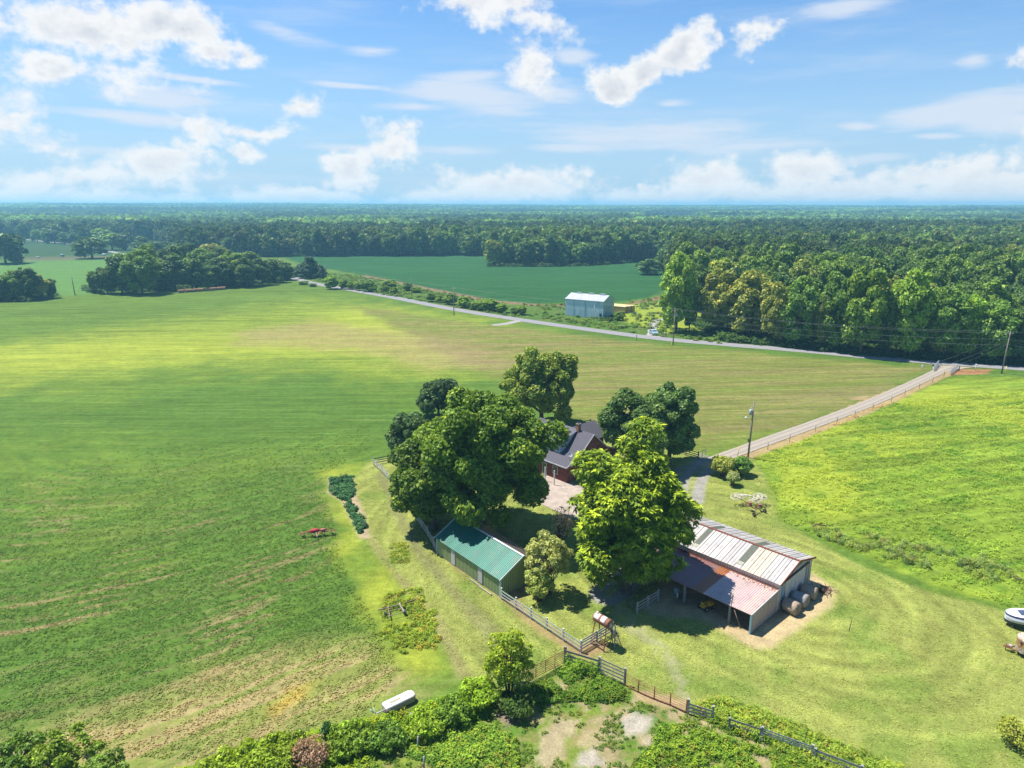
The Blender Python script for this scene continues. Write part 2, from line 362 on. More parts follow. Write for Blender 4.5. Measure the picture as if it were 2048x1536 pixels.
ROADSIDE = wpoly([(600, 545), (700, 548), (860, 580), (980, 602), (1060, 610), (1240, 607), (1320, 595), (1440, 640), (1440, 690), (1240, 662), (1060, 640), (900, 614), (740, 585), (620, 560)])
BARN2_YARD = wpoly([(1240, 612), (1330, 600), (1440, 640), (1430, 670), (1330, 665), (1240, 640)])
PADDOCK = wpoly([(1130, 1325), (1190, 1335), (1250, 1372), (1375, 1425), (1440, 1445), (1540, 1485), (1640, 1540), (1700, 1700), (500, 1700), (700, 1500), (900, 1440), (1000, 1400), (1060, 1370)])
SHED_DIRT = wpoly([(865, 1095), (1000, 1200), (1090, 1265), (1165, 1318), (1220, 1300), (1200, 1270), (1162, 1296), (1100, 1255), (1030, 1205), (1080, 1170), (1050, 1150)])
BARN_DIRT = wpoly([(1280, 1215), (1330, 1165), (1560, 1170), (1625, 1150), (1668, 1180), (1655, 1215), (1600, 1250), (1540, 1290), (1505, 1292), (1440, 1262), (1385, 1235), (1310, 1228)])
GARDEN = wpoly([(655, 955), (705, 950), (712, 1000), (722, 1030), (742, 1075), (722, 1078), (700, 1040), (682, 1000), (655, 985)])
BARE1 = wpoly([(1235, 1440), (1270, 1425), (1305, 1440), (1295, 1470), (1255, 1478)])
BARE2 = wpoly([(1155, 1515), (1185, 1505), (1215, 1536), (1150, 1540)])
BARE3 = wpoly([(985, 1425), (1010, 1415), (1045, 1410), (1040, 1440), (1010, 1448)])
BARE4 = wpoly([(1290, 1480), (1305, 1475), (1308, 1500), (1292, 1505)])
BARE5 = wpoly([(1060, 1530), (1075, 1480), (1110, 1440), (1150, 1445), (1120, 1490), (1095, 1545)])
GATE_D = wpoly([(1262, 1378), (1300, 1385), (1365, 1400), (1378, 1425), (1330, 1425), (1290, 1410)])
DRY_BL = wpoly([(-500, 1560), (0, 1500), (300, 1400), (520, 1330), (700, 1290), (800, 1330), (860, 1380), (700, 1450), (420, 1530), (200, 1600), (-500, 1800)])
STRAW = wpoly([(540, 1400), (600, 1368), (636, 1362), (622, 1385), (560, 1412)])
DRIVE_PTS = [G(x, y) for x, y in ((1895, 732), (1884, 740), (1757, 799), (1629, 848), (1504, 893), (1461, 909), (1425, 922))]
TRACK_PTS = [G(x, y) for x, y in ((1425, 922), (1405, 935), (1388, 955), (1380, 985), (1374, 1010), (1340, 1060), (1290, 1120), (1215, 1190))]
PATH_PTS = [G(x, y) for x, y in ((1215, 1190), (1235, 1220), (1275, 1262), (1325, 1300), (1360, 1350), (1365, 1410))]
ROAD_PTS = [G(x, y) for x, y in ((2800, 800), (2300, 757), (2045, 737), (1780, 717.5), (1614, 702), (1448, 688.5), (1297, 674.6), (1078, 645), (908, 618.5), (771, 592), (634, 568), (605, 561), (560, 549), (470, 535), (350, 521), (248, 508), (212, 501), (160, 491), (79, 482), (20, 476), (-60, 470))]
RIVAL = dict(lawn=(.2, .225, .055), lush_shade=(.068, .128, .02), mid=(.105, .165, .022), yel=(.245, .285, .035), straw=(.23, .175, .085), rf=(.145, .21, .024), rfy=(.23, .275, .03), soy=(.024, .085, .024),
             hay=(.17, .18, .045), soil=(.26, .18, .1), pale=(.31, .26, .18), gravel=(.25, .235, .21))
ALLTR = {k: np.array(v) for k, v in RIVAL.items()}
CC = np.array([*G(380, 830)[:2]]); BC = np.array([30.0, 70.0])

def land(X, Y):
    """base colour and dry/grain/clump masks of the ground"""
    n = X.size; C = np.empty((n, 3)); land.rows = np.ones(n); Dm = np.zeros(n); Gm = np.zeros(n); Cl = np.zeros(n)
    wx = (fbm(X / 7, Y / 7, 3) - .5); wy = (fbm(X / 7, Y / 7, 9) - .5)
    def mk(P, soft=.8, warp=3.0, grow=0.0):
        m = np.zeros(n); lo = P.min(0) - soft - warp - 6; hi = P.max(0) + soft + warp + 6
        k = (X > lo[0]) & (X < hi[0]) & (Y > lo[1]) & (Y < hi[1])
        if k.any(): m[k] = sst(sdist(X[k] + wx[k] * warp, Y[k] + wy[k] * warp, P) + grow, -soft, soft)
        return m
    def put(m, col):
        nonlocal C
        C = C * (1 - m[:, None]) + np.array(col) * m[:, None]
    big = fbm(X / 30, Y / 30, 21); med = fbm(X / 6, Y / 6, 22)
    # left field: clover and grass cut in rounds; dark green also holds painted cloud shade
    dx, dy = X - CC[0], Y - CC[1]; ca, sa = math.cos(.75), math.sin(.75)
    p, q = np.abs(dx * ca + dy * sa), np.abs(-dx * sa + dy * ca)
    t = (p ** 2.6 + q ** 2.6) ** (1 / 2.6); ang = np.arctan2(dy, dx) * 60
    rows = fbm(t / 1.1 + med * 1.6, ang / 9, 31, 3); rows2 = fbm(t / .55, ang / 16, 37, 2); rows3 = fbm(t / 4.5, ang / 30, 39, 3)
    C = ALLTR['lush_shade'][None] * (1 - sst(rows * (.45 - .3 * sst(Y, 105, 135)) + big * .75, .42, .85))[:, None] + ALLTR['mid'][None] * sst(rows * (.45 - .3 * sst(Y, 105, 135)) + big * .75, .42, .85)[:, None]
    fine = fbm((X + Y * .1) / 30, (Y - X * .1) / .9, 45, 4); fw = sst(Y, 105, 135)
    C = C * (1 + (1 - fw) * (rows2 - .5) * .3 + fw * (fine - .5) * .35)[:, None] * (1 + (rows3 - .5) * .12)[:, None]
    near = sst(-Y, -125, -62) * sst(-X, 12, 30)
    arc = fbm(t / .6 + wx * 2, ang / 11 + wy, 47, 4, .7); pt = sst(fbm(X / 9, Y / 9, 48), .42, .62)
    put(near * sst(arc, .53, .66) * (.2 + .6 * pt), ALLTR['straw']); Dm = np.maximum(Dm, near * .13)
    m = mk(YEL_BAND, 28, 34); rr = fbm(X / 45 + 3, (Y - X * .12) / 1.5, 51, 4)  # yellower crop, plus sunlight between cloud shade put into the colour
    rq = fbm(X / 24, (Y - X * .12) / .8, 52, 3); put(np.clip(m * (.35 + .7 * rr + .5 * rq), 0, 1), ALLTR['yel'] * .98)
    farl = sst(Y, 185, 260) * sst(-X, 60, 90); put(farl * .6, ALLTR['mid'] * .9)
    C *= (1 + farl * (rr - .5) * .7)[:, None]
    m = mk(CENTER_F, 4, 8); rr2 = fbm((X + Y * .7) / 30, (Y - X * .18) / .9, 53, 4); rr3 = fbm((X + Y * .7) / 60, (Y - X * .18) / 3.2, 54, 3)
    put(m * .93, ALLTR['hay'] * .85); C = C * (1 + m * (rr2 - .5) * .5)[:, None]
    put(m * sst(rr3, .5, .75) * .4, ALLTR['straw'] * .8); put(m * sst(rr3, .5, .25) * .5, ALLTR['mid'])
    Dm = np.maximum(Dm, m * (.1 + .25 * sst(rr2, .4, .8)))
    m = mk(TAN_BAND, 9, 16); put(m * (.35 + .5 * rr), ALLTR['straw'] * 1.0)
    m = mk(DRY_BL, 5, 10); put(m * .8, np.array((.2, .215, .055))); put(m * sst(arc, .4, .6) * (.3 + .55 * pt), ALLTR['straw'] * 1.3); Dm = np.maximum(Dm, m * .18)
    m = mk(STRAW, 1.0, 3); put(m * .85, (.36, .26, .06))
    m = mk(BRIGHT_L, 1.8, 6); put(m * (.6 + .4 * sst(med, .65, .4)), ALLTR['yel'] * (.9)); put(m * sst(med, .5, .72) * .8, ALLTR['mid'] * 1.1); Dm *= 1 - m * .8; Cl = np.maximum(Cl, m * .5)
    # soy beyond the road, pasture far left
    m = mk(SOY, 2, 5); put(m, ALLTR['soy']); C *= (1 + m * (fbm(X / 60, (Y - X * .05) / 2.2, 61, 3) - .5) * .5)[:, None]; Dm *= 1 - m
    m = mk(PASTURE_FL, 3, 8); put(m, (.085, .17, .035)); Dm *= 1 - m
    m = mk(STRIP_FL, 4, 6); put(m, (.05, .14, .04)); m = mk(SOIL_FL, 4, 4); put(m, (.2, .14, .11)); m = mk(SOIL2_FL, 3, 4); put(m * .9, (.16, .12, .08))
    m = mk(ROADSIDE, 2, 4); put(m, (.065, .12, .02)); Dm *= 1 - m; Cl = np.maximum(Cl, m * .7); put(m * sst(med, .6, .75) * .6, (.14, .14, .05))
    m = mk(BARN2_YARD, 2, 5); put(m, (.2, .25, .03))
    # soil bank along the soy field
    for pl in ([(730, 552), (860, 578), (975, 601), (1060, 609), (1130, 611)], [(1262, 607), (1312, 597), (1345, 590)], [(1200, 530), (1310, 530), (1320, 528)]):
        d = sdist(X, Y, wpoly(pl), closed=False); put(sst(2.2 - d + wx * 2, -.6, .6), (.19, .12, .075))
    # right field
    m = mk(RIGHT_F, 1.0, 3); rr = fbm((X + Y * .25) / 16, (Y - X * .3) / 1.0, 71, 4); put(m, ALLTR['rf']); C = C * (1 + m * (rr - .5) * 1.1)[:, None]
    put(m * sst(big + .25 * rr, .62, .82) * .75, ALLTR['rfy']); Dm *= 1 - m; Cl = np.maximum(Cl, m * .6)
    m2_ = mk(RIGHT_YEL, 2.5, 7); put(m2_ * (.5 + .6 * rr), ALLTR['rfy'])
    m = m * sst(-Y, -230, -120) * sst(fbm(X / 3, Y / 3, 73), .55, .7); put(m * .5, (.05, .13, .012))
    # mown yard
    m = mk(YARD_LAWN, .5, 1.6)
    dx, dy = X - BC[0], Y - BC[1]; ca, sa = math.cos(math.radians(43.5)), math.sin(math.radians(43.5))
    a1_, b1_ = np.abs(dx * ca + dy * sa) * 1.05, np.abs(-dx * sa + dy * ca) * .75
    tt = (a1_ ** 2.4 + b1_ ** 2.4) ** (1 / 2.4); aa = np.arctan2(dy, dx) * 20
    ring = fbm(tt / .62 + med * .6, aa / 7, 81, 2); ring2 = .5 + .5 * np.sin(tt * 2 * math.pi / 2.1 + med * 2)
    ll = ALLTR['lawn'] * 1.0
    put(m, ll); west = sst(-X, -4, 8)
    C = C * (1 + m * ((ring - .5) * .6 + (ring2 - .5) * .2 * (1 - west)))[:, None]
    put(m * sst(fbm(X / 5, Y / 5, 83), .52, .75) * .5, (.09, .165, .022)); put(m * sst(fbm(X / 2.2, Y / 2.2, 84), .6, .78) * .3, (.24, .235, .07))
    Dm = np.where(m > .5, .04 * m, Dm)
    # wheel tracks through the yard on the west
    for pl, w, c_ in (([(760, 950), (790, 1010), (830, 1090), (905, 1180), (985, 1270), (1060, 1360)], .8, (.15, .14, .07)), ([(742, 1078), (770, 1120), (850, 1215), (900, 1290), (925, 1350)], .5, (.2, .17, .08))):
        d = sdist(X, Y, np.array([[*v[:2]] for v in smooth_path([G(a, b) for a, b in pl], 3)]), closed=False); put(sst(w - d + wx * 1.2, -.5, .5) * .6, c_)
    for pl, w in ((PATH_PTS, .9),):
        d = sdist(X, Y, np.array([[*v[:2]] for v in smooth_path(pl, 2)]), closed=False)
        k = sst(w - d + wx * 1.5, -.5, .6) * sst(fbm(X / .7, Y / .7, 91), .4, .55); put(k * .5, (.28, .26, .17)); Gm = np.maximum(Gm, k * .5)
    for P_, c_, sf in ((SHED_DIRT, (.25, .165, .085), .5), (BARN_DIRT, (.42, .32, .18), .6), (GARDEN, (.34, .26, .17), .4)):
        m = mk(P_, sf, 1.6); put(m * .9, c_); Gm = np.maximum(Gm, m * .7)
    m = mk(BARN_DIRT, .3, .5, -2.2); put(m * .6, (.2, .15, .09))
    # paddock
    m = mk(PADDOCK, .8, 3); put(m, (.14, .19, .03)); put(m * sst(med + .4 * wx, .4, .62) * .75, (.065, .14, .018)); put(m * sst(fbm(X / 1.6, Y / 1.6, 95), .52, .62) * sst(X, -4, 4) * .8, (.3, .24, .14)); Dm = np.where(m > .4, .26, Dm)
    for P_, c_ in ((BARE1, (.36, .32, .26)), (BARE2, (.34, .3, .25)), (BARE3, (.2, .15, .11)), (BARE4, (.3, .25, .18)), (BARE5, (.31, .26, .15)), (GATE_D, (.32, .23, .12))):
        m = mk(P_, .3, 1.6); put(m * .92, c_); Gm = np.maximum(Gm, m); Dm *= 1 - m
    # gravel wheel tracks of the drive near the house
    sp = np.array([[*v[:2]] for v in smooth_path(TRACK_PTS, 2)]); d = sdist(X, Y, sp, closed=False)
    k = sst(.75 - np.abs(d - 1.25) + wx * .9, -.3, .3); put(k * .95, ALLTR['gravel']); Gm = np.maximum(Gm, k)
    m = mk(wpoly([(1402, 905), (1430, 918), (1440, 935), (1395, 945), (1350, 950), (1345, 935), (1380, 925)]), .4, 1.2); put(m * .5 * (1 - k), ALLTR['gravel']); 
    # drive verge
    sp = np.array([[*v[:2]] for v in smooth_path(DRIVE_PTS, 4)]); d = sdist(X, Y, sp, closed=False)
    side = (X - sp[0, 0]) * (sp[-1, 1] - sp[0, 1]) - (Y - sp[0, 1]) * (sp[-1, 0] - sp[0, 0])
    k = sst(3.3 - d + wx * .8, -.3, .3) * (side < 0); put(k * .85, (.33, .23, .12)); Gm = np.maximum(Gm, k * .6)
    m = mk(wpoly([(1900, 738), (1985, 738), (1975, 748), (1905, 750)]), .6, 2); put(m, (.24, .13, .06)); m = mk(wpoly([(1700, 795), (1745, 790), (1740, 800), (1705, 802)]), .6, 2); put(m * .7, (.3, .2, .11))
    far = sst(np.hypot(X, Y), 620, 760); put(far, (.035, .07, .02)); Dm *= 1 - far
    nolawn = 1 - np.maximum(mk(YARD_LAWN, .5, 1.6), mk(PADDOCK, .8, 3)); land.rows = nolawn * (1 - Gm) * (1 - .5 * mk(ROADSIDE, 2, 4)) * (.35 + .65 * sst(Y, 95, 140))
    return np.clip(C, .004, .6), Dm, Gm, Cl

# ------------------------------------------------------------------ ground: one sheet out past the horizon
def axis_pts(lo, hi, step, far, g):
    a = list(np.arange(lo, hi, step)); s = step
    while a[-1] < far: s = min(s * g, 220); a.append(a[-1] + s)
    return a
xs = axis_pts(0, 135, .5, 7700, 1.028); xs = np.array([-v for v in xs[:0:-1]] + xs)
ys = np.array([-400, -150, -60, -20, 10, 25, 35, 40] + axis_pts(42, 190, .5, 7700, 1.02))
GX, GY = np.meshgrid(xs, ys); gx, gy = GX.ravel(), GY.ravel()
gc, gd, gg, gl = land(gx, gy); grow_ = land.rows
gz = terrain(gx, gy)
nearm = sst(-np.hypot(gx, gy), -400, -200)
gz = gz - nearm * (.04 + .11 * (1 - gg)) * fbm(gx / 1.3, gy / 1.3, 77, 3) * (.4 + gl + gd * .6)
nv = gx.size; me = bpy.data.meshes.new('ground'); me.vertices.add(nv)
me.vertices.foreach_set('co', np.stack([gx, gy, gz], 1).astype(np.float32).ravel())
nx, ny = len(xs), len(ys); ii = (np.arange(ny - 1)[:, None] * nx + np.arange(nx - 1)[None]).ravel()
q4 = np.stack([ii, ii + 1, ii + nx + 1, ii + nx], 1).ravel().astype(np.int32)
me.loops.add(q4.size); me.polygons.add(q4.size // 4)
me.loops.foreach_set('vertex_index', q4); me.polygons.foreach_set('loop_start', np.arange(0, q4.size, 4, dtype=np.int32))
me.update(calc_edges=True); me.polygons.foreach_set('use_smooth', np.ones(q4.size // 4, bool))
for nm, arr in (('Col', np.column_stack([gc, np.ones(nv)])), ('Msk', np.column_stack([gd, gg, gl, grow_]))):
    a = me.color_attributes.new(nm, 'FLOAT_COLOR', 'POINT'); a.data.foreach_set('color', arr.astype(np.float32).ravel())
def ground_mat():
    m, t = mat_new('farmland'); q = NT(t)
    c = q.n('ShaderNodeAttribute', attribute_name='Col').outputs['Color']
    mk_ = q.n('ShaderNodeSeparateColor', {0: q.n('ShaderNodeAttribute', attribute_name='Msk').outputs['Color']}).outputs
    pos = q.n('ShaderNodeNewGeometry').outputs['Position']
    a = q.noise(pos, .9, 7, .68); b = q.noise(q.map(pos, (1, 1, 1), (0, 0, 0), (40, 0, 0)), 4.5, 4, .65); e = q.noise(pos, .22, 5, .6)
    v = q.math('MULTIPLY', q.lin(a, .25, .75, .72, 1.28), q.lin(b, .25, .75, .72, 1.28))
    v = q.math('MULTIPLY', v, q.lin(e, .3, .7, .88, 1.12))
    c = q.n('ShaderNodeVectorMath', {0: c, 3: v}, operation='SCALE').outputs[0]
    dry = q.ss(q.math('ADD', q.noise(q.map(pos, (1, 1, 1), (0, 0, 0), (7, 13, 0)), .75, 8, .72), mk_[0]), .72, .92)
    c = q.mix(q.math('MULTIPLY', dry, .75), c, (.25, .18, .09))
    hue = q.ss(q.noise(q.map(pos, (1, 1, 1), (0, 0, 0), (70, 3, 0)), 1.6, 5, .7), .5, .7)
    c = q.mix(q.math('MULTIPLY', hue, .25), c, q.mix(1.0, c, (1.35, 1.12, .9), 'MULTIPLY'))
    gr = q.ss(q.noise(pos, 9, 3, .7), .45, .65)
    c = q.mix(q.math('MULTIPLY', q.math('MULTIPLY', gr, mk_[1]), .3), c, (.12, .1, .07))
    rw = q.n('ShaderNodeAttribute', attribute_name='Msk').outputs['Alpha']
    r1 = q.noise(q.map(pos, (.05, 1.6, 1), (0, 0, -.1)), 1.0, 5, .7); r2 = q.noise(q.map(pos, (.02, .42, 1), (0, 0, .06), (5, 9, 0)), 1.0, 4, .6)
    rr_ = q.math('MULTIPLY', q.lin(r1, .3, .7, .72, 1.28), q.lin(r2, .3, .7, .84, 1.16))
    c = q.n('ShaderNodeVectorMath', {0: c, 3: q.math('ADD', q.math('MULTIPLY', q.math('SUBTRACT', rr_, 1.0), rw), 1.0)}, operation='SCALE').outputs[0]
    c = q.mix(q.math('MULTIPLY', q.math('MULTIPLY', q.ss(r1, .56, .68), rw), .22), c, (.3, .26, .11))
    h = q.math('ADD', a, q.math('MULTIPLY', b, .5))
    q.bsdf(c, .95, 0, h, .55, .25, .05); return m
gme = link('ground', me, ground_mat()); tag(gme, kind='structure')

# ------------------------------------------------------------------ road, drive
def ribbon(name, pts, w, mat, z=.03, step=5, wf=None, segs=6):
    P = smooth_path(pts, step); mb_v = []; mb_f = []; cols = []
    L = 0; n = len(P)
    for i, p in enumerate(P):
        d = (P[min(i + 1, n - 1)] - P[max(i - 1, 0)]); d.z = 0; d.normalize(); s_ = Vector((-d.y, d.x, 0)); ww = w if wf is None else wf(i / (n - 1))
        jit = random.uniform(-.05, .05)
        for k in range(segs + 1):
            u = k / segs - .5; mb_v.append(p + s_ * (u * ww + (jit if k in (0, segs) else 0)) + Vector((0, 0, z + .05 * (1 - 4 * u * u))))
    for i in range(n - 1):
        for k in range(segs):
            a = i * (segs + 1) + k; mb_f.append((a, a + segs + 1, a + segs + 2, a + 1))
    me_ = bpy.data.meshes.new(name); me_.from_pydata([tuple(v) for v in mb_v], [], mb_f); me_.update()
    uv = me_.uv_layers.new(name='UVMap'); arr = []
    for f in mb_f:
        for v in f: arr += [(v % (segs + 1)) / segs, v // (segs + 1) * step]
    uv.data.foreach_set('uv', arr); me_.polygons.foreach_set('use_smooth', [True] * len(mb_f))
    o = link(name, me_, mat); return tag(o, kind='structure')
def asphalt(name, base, dark):
    m, t = mat_new(name); q = NT(t); pos = q.n('ShaderNodeNewGeometry').outputs['Position']
    uv = q.n('ShaderNodeSeparateXYZ', {0: q.n('ShaderNodeTexCoord').outputs['UV']}).outputs[0]
    w = q.math('ABSOLUTE', q.math('SUBTRACT', q.math('ABSOLUTE', q.math('SUBTRACT', uv, .5)), .22))
    worn = q.ss(w, .14, .04); n = q.noise(pos, 1.3, 7, .7); n2 = q.noise(pos, 14, 3, .7)
    c = q.mix(q.math('MULTIPLY', worn, .55), base, dark); c = q.mix(q.ss(n, .5, .75), c, (base[0] * .72, base[1] * .7, base[2] * .68, 1))
    edge = q.ss(q.math('ADD', q.math('ABSOLUTE', q.math('SUBTRACT', uv, .5)), q.math('MULTIPLY', n, .08)), .47, .53)
    c = q.mix(q.math('MULTIPLY', edge, .7), c, (.19, .16, .09))
    c = q.n('ShaderNodeVectorMath', {0: c, 3: q.lin(n2, .2, .8, .85, 1.15)}, operation='SCALE').outputs[0]
    q.bsdf(c, .92, 0, n2, .3, .01, .1); return m
random.seed(4)
ribbon('road', ROAD_PTS, 5.9, asphalt('road_asphalt', (.235, .23, .235, 1), (.2, .195, .2, 1)))
ribbon('driveway', DRIVE_PTS, 3.1, asphalt('drive_asphalt', (.31, .27, .22, 1), (.21, .18, .145, 1)), z=.045, step=3, wf=lambda t: 3.1 + 9 * max(0, 1 - t * 11) ** 2)
ribbon('side_track', [G(x, y) for x, y in ((1312, 674), (1306, 668), (1305, 655), (1315, 640), (1335, 640))], 3.2, asphalt('pale_gravel', (.3, .29, .27, 1), (.22, .2, .18, 1)), z=.02, step=2, wf=lambda t: 3.2 + 5 * max(0, 1 - t * 5) ** 2)
ribbon('field_entrance', [G(x, y) for x, y in ((1040, 641), (1010, 648), (985, 650))], 3.5, bpy.data.materials['pale_gravel'], z=.015, step=2)
# ------------------------------------------------------------------ vegetation
def quads_mesh(name, P, A, B, C, smooth=False):
    """leaves: centre P, half-axes A and B, colour C -> one mesh of bent four-sided leaves"""
    n = len(P); nrm = np.cross(A, B); nrm /= np.linalg.norm(nrm, axis=1, keepdims=True) + 1e-9
    w = np.linalg.norm(B, axis=1, keepdims=True)
    V = np.empty((n, 4, 3), np.float32); V[:, 0] = P - A; V[:, 1] = P - B + nrm * w * .25; V[:, 2] = P + A - nrm * w * .2; V[:, 3] = P + B + nrm * w * .25
    me_ = bpy.data.meshes.new(name); me_.vertices.add(n * 4); me_.vertices.foreach_set('co', V.ravel())
    idx = np.arange(n * 4, dtype=np.int32); me_.loops.add(n * 4); me_.polygons.add(n)
    me_.loops.foreach_set('vertex_index', idx); me_.polygons.foreach_set('loop_start', idx[::4].copy())
    me_.update(calc_edges=True)
    a = me_.color_attributes.new('Col', 'FLOAT_COLOR', 'POINT')
    a.data.foreach_set('color', np.repeat(np.column_stack([C, np.ones(n)]), 4, 0).astype(np.float32).ravel())
    return me_
def unit(v): return v / (np.linalg.norm(v, axis=-1, keepdims=True) + 1e-9)
def leaf_axes(rng, nrm, L, Wd, dirbias=None):
    r = rng.normal(size=nrm.shape) if dirbias is None else dirbias + rng.normal(size=nrm.shape) * .45
    a = unit(r - nrm * np.sum(r * nrm, 1, keepdims=True)); b = np.cross(nrm, a)
    return a * L[:, None], b * Wd[:, None]
def crown_pts(rng, rx, rz, zc, nl, lr, n, flat=.0, low=-.55, shape='round'):
    """clumps of leaves over an uneven crown; returns centres, outward normals, clump index, lobes"""
    k = 0; Lc = []
    gold = math.pi * (3 - math.sqrt(5))
    for i in range(nl):
        z = 1 - (i + .5) / nl * (1 - low); ph = i * gold + rng.uniform(-.35, .35); r = math.sqrt(max(0, 1 - z * z))
        f = rng.uniform(.6, .92)
        if shape == 'cone': r *= (1.12 - .95 * (z + .55) / 1.55); f = rng.uniform(.85, 1)
        if shape == 'vase': r *= .75 + .3 * z
        if nl > 45: f *= .66 + .58 * float(vnoise(np.array([math.cos(ph) * r * 1.7 + 40 + nl]), np.array([math.sin(ph) * r * 1.7 + z * 1.3 + 40]), nl)[0])
        Lc.append((math.cos(ph) * r * rx * f, math.sin(ph) * r * rx * f, zc + z * rz * f))
    for i in range(nl // 3):                                          # a few inside
        v = rng.normal(size=3); v /= np.linalg.norm(v); Lc.append((v[0] * rx * .4, v[1] * rx * .4, zc + v[2] * rz * .4))
    Lc = np.array(Lc); R = lr * rng.uniform(.55, 1.4, len(Lc))
    ix = rng.choice(len(Lc), n, p=R ** 2 / np.sum(R ** 2))
    d = unit(rng.normal(size=(n, 3)) + unit(Lc[ix] - np.array([0, 0, zc - rz * .3])) * .75 + np.array([0, 0, .25]))
    rr = R[ix] * rng.uniform(.62, 1.12, n)
    lump = 1 + .28 * (vnoise(d[:, 0] * 3 + ix * 7.1, d[:, 1] * 3 + d[:, 2] * 2.3, 5) - .5)
    P = Lc[ix] + d * (rr * lump)[:, None] * np.array([1, 1, .8])
    return P, d, ix, Lc, R
BRI = np.array((3.25, 2.95, 2.6))
def crown_mesh(name, seed, rx, rz, zc, nl, lr, n, leaf, c0, c1, tip, low=-.55, shape='round', asp=.55, droop=0.0, rough=.6):
    rng = np.random.default_rng(seed)
    P, d, ix, Lc, R = crown_pts(rng, rx, rz, zc, nl, lr, n, low=low, shape=shape)
    nrm = unit(d * .8 + rng.normal(size=d.shape) * rough + np.array([0, 0, .35]))
    L = leaf * rng.uniform(.6, 1.3, n); A, B = leaf_axes(rng, nrm, L, L * asp, None if droop == 0 else d * .6 + np.array([0, 0, -droop]))
    t = rng.uniform(0, 1, len(Lc))[ix] * .6 + rng.uniform(0, 1, n) * .4
    C = np.array(c0) * (1 - t[:, None]) + np.array(c1) * t[:, None]
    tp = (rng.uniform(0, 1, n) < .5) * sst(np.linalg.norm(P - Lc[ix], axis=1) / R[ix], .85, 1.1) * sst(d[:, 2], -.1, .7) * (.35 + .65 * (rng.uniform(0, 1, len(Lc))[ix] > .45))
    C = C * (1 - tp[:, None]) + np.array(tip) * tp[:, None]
    C *= rng.uniform(.75, 1.25, (n, 1)) * BRI
    return quads_mesh(name, P, A, B, C), Lc
def trunk_mesh(name, seed, h, r, Lc, nb=9, z0=0.3, col=None, lean=0):
    rnd = random.Random(seed); m = MB(); top = h * .72
    sp = [(0, 0, -.3), (rnd.uniform(-.1, .1), rnd.uniform(-.1, .1), h * z0), (rnd.uniform(-.4, .4) + lean, rnd.uniform(-.4, .4), h * .5), (rnd.uniform(-.8, .8) + lean, rnd.uniform(-.8, .8), top)]
    m.tube([(x, y, z) for x, y, z in sp], [r * 1.25, r * .85, r * .55, r * .2], 8)
    m.tube([(0, 0, -.3), (0, 0, .25), (0, 0, .9)], [r * 1.7, r * 1.25, r * .95], 8)
    L = list(Lc); rnd.shuffle(L)
    for l in L[:nb]:
        l = Vector(l); t = min(max(l.z / h - .28, z0), .62); k = t / .72 * 3; i = min(int(k), 2); a = Vector(sp[i]).lerp(Vector(sp[i + 1]), k - i if k - i < 1 else 1)
        a = Vector((a.x, a.y, min(a.z, l.z))); mid = a.lerp(l, .5) + Vector((rnd.uniform(-.3, .3), rnd.uniform(-.3, .3), rnd.uniform(0, .8)))
        m.tube([a, mid, l], [r * .42, r * .26, r * .08], 6)
    for v in range(len(m.c)): m.c[v] = col or (1, 1, 1)
    return m.mesh(name)
def tree_obj(name, loc, label, cat, group, cm, tm, color=(1, 1, 1), rz=0.0, s=(1, 1, 1)):
    e = empty(name, loc, rz, label, cat, group); e.scale = s
    o = link('crown', cm, M_LEAF, e); o.color = (*color, 1)
    if tm is not None: link('trunk', tm, M_BARK, e)
    return e
def hero(name, px, py, label, seed, h, rx, cbase, nl, lr, n, leaf, c0, c1, tip, cat='tree', shape='round', low=-.6, tr=.4, z0=.2, group=None, off=(0, 0), **k):
    rz_ = (h - cbase) / 2 ; zc = cbase + rz_
    cm, Lc = crown_mesh(name + '_crown', seed, rx - lr * .5, rz_ - lr * .3, zc, nl, lr, n, leaf, c0, c1, tip, low=low, shape=shape, **k)
    g = G(px, py); g.x += off[0]; g.y += off[1]
    return tree_obj(name, g, label, cat, group, cm, trunk_mesh(name + '_trunk', seed, h, tr, Lc, z0=z0, nb=14), rz=seed)

DK0, DK1, DKT = (.024, .054, .006), (.048, .09, .009), (.09, .17, .018)
hero('shade_tree', 963, 1064, 'huge dark green spreading shade tree behind the green roofed shed', 11, 20.3, 10.0, 1.2, 100, 1.7, 100000, .27, DK0, DK1, (.13, .18, .018), tr=.65, low=-.75)
hero('shade_tree', 868, 1058, 'lower dark shade tree hanging over the left end of the green roof', 12, 12.5, 6.0, .8, 50, 1.4, 40000, .25, DK0, DK1, (.13, .18, .018), tr=.4, low=-.8)
hero('maple_tree', 1083, 852, 'tall rounded maple in the field edge behind the house, sunlit on top', 13, 16.5, 8.3, .6, 75, 1.45, 60000, .28, (.042, .078, .011), (.085, .125, .018), (.2, .225, .045), tr=.45, low=-.8)
hero('maple_tree', 1275, 930, 'dense dark green maple between the house and the driveway gate', 14, 12.8, 6.4, .6, 54, 1.3, 42000, .28, (.022, .052, .014), (.05, .095, .025), (.13, .18, .05), tr=.4, low=-.8)
hero('maple_tree', 1338, 925, 'narrower dark maple with a high top, beside the driveway gate', 15, 14.6, 4.4, .6, 36, 1.2, 27000, .28, (.022, .052, .014), (.05, .095, .025), (.13, .18, .05), tr=.35, low=-.85)
hero('round_tree', 877, 832, 'small round dark tree at the far left of the house trees', 16, 8.2, 4.3, .4, 24, 1.3, 15000, .3, (.02, .045, .016), (.035, .07, .022), (.07, .11, .035), tr=.25, low=-.85)
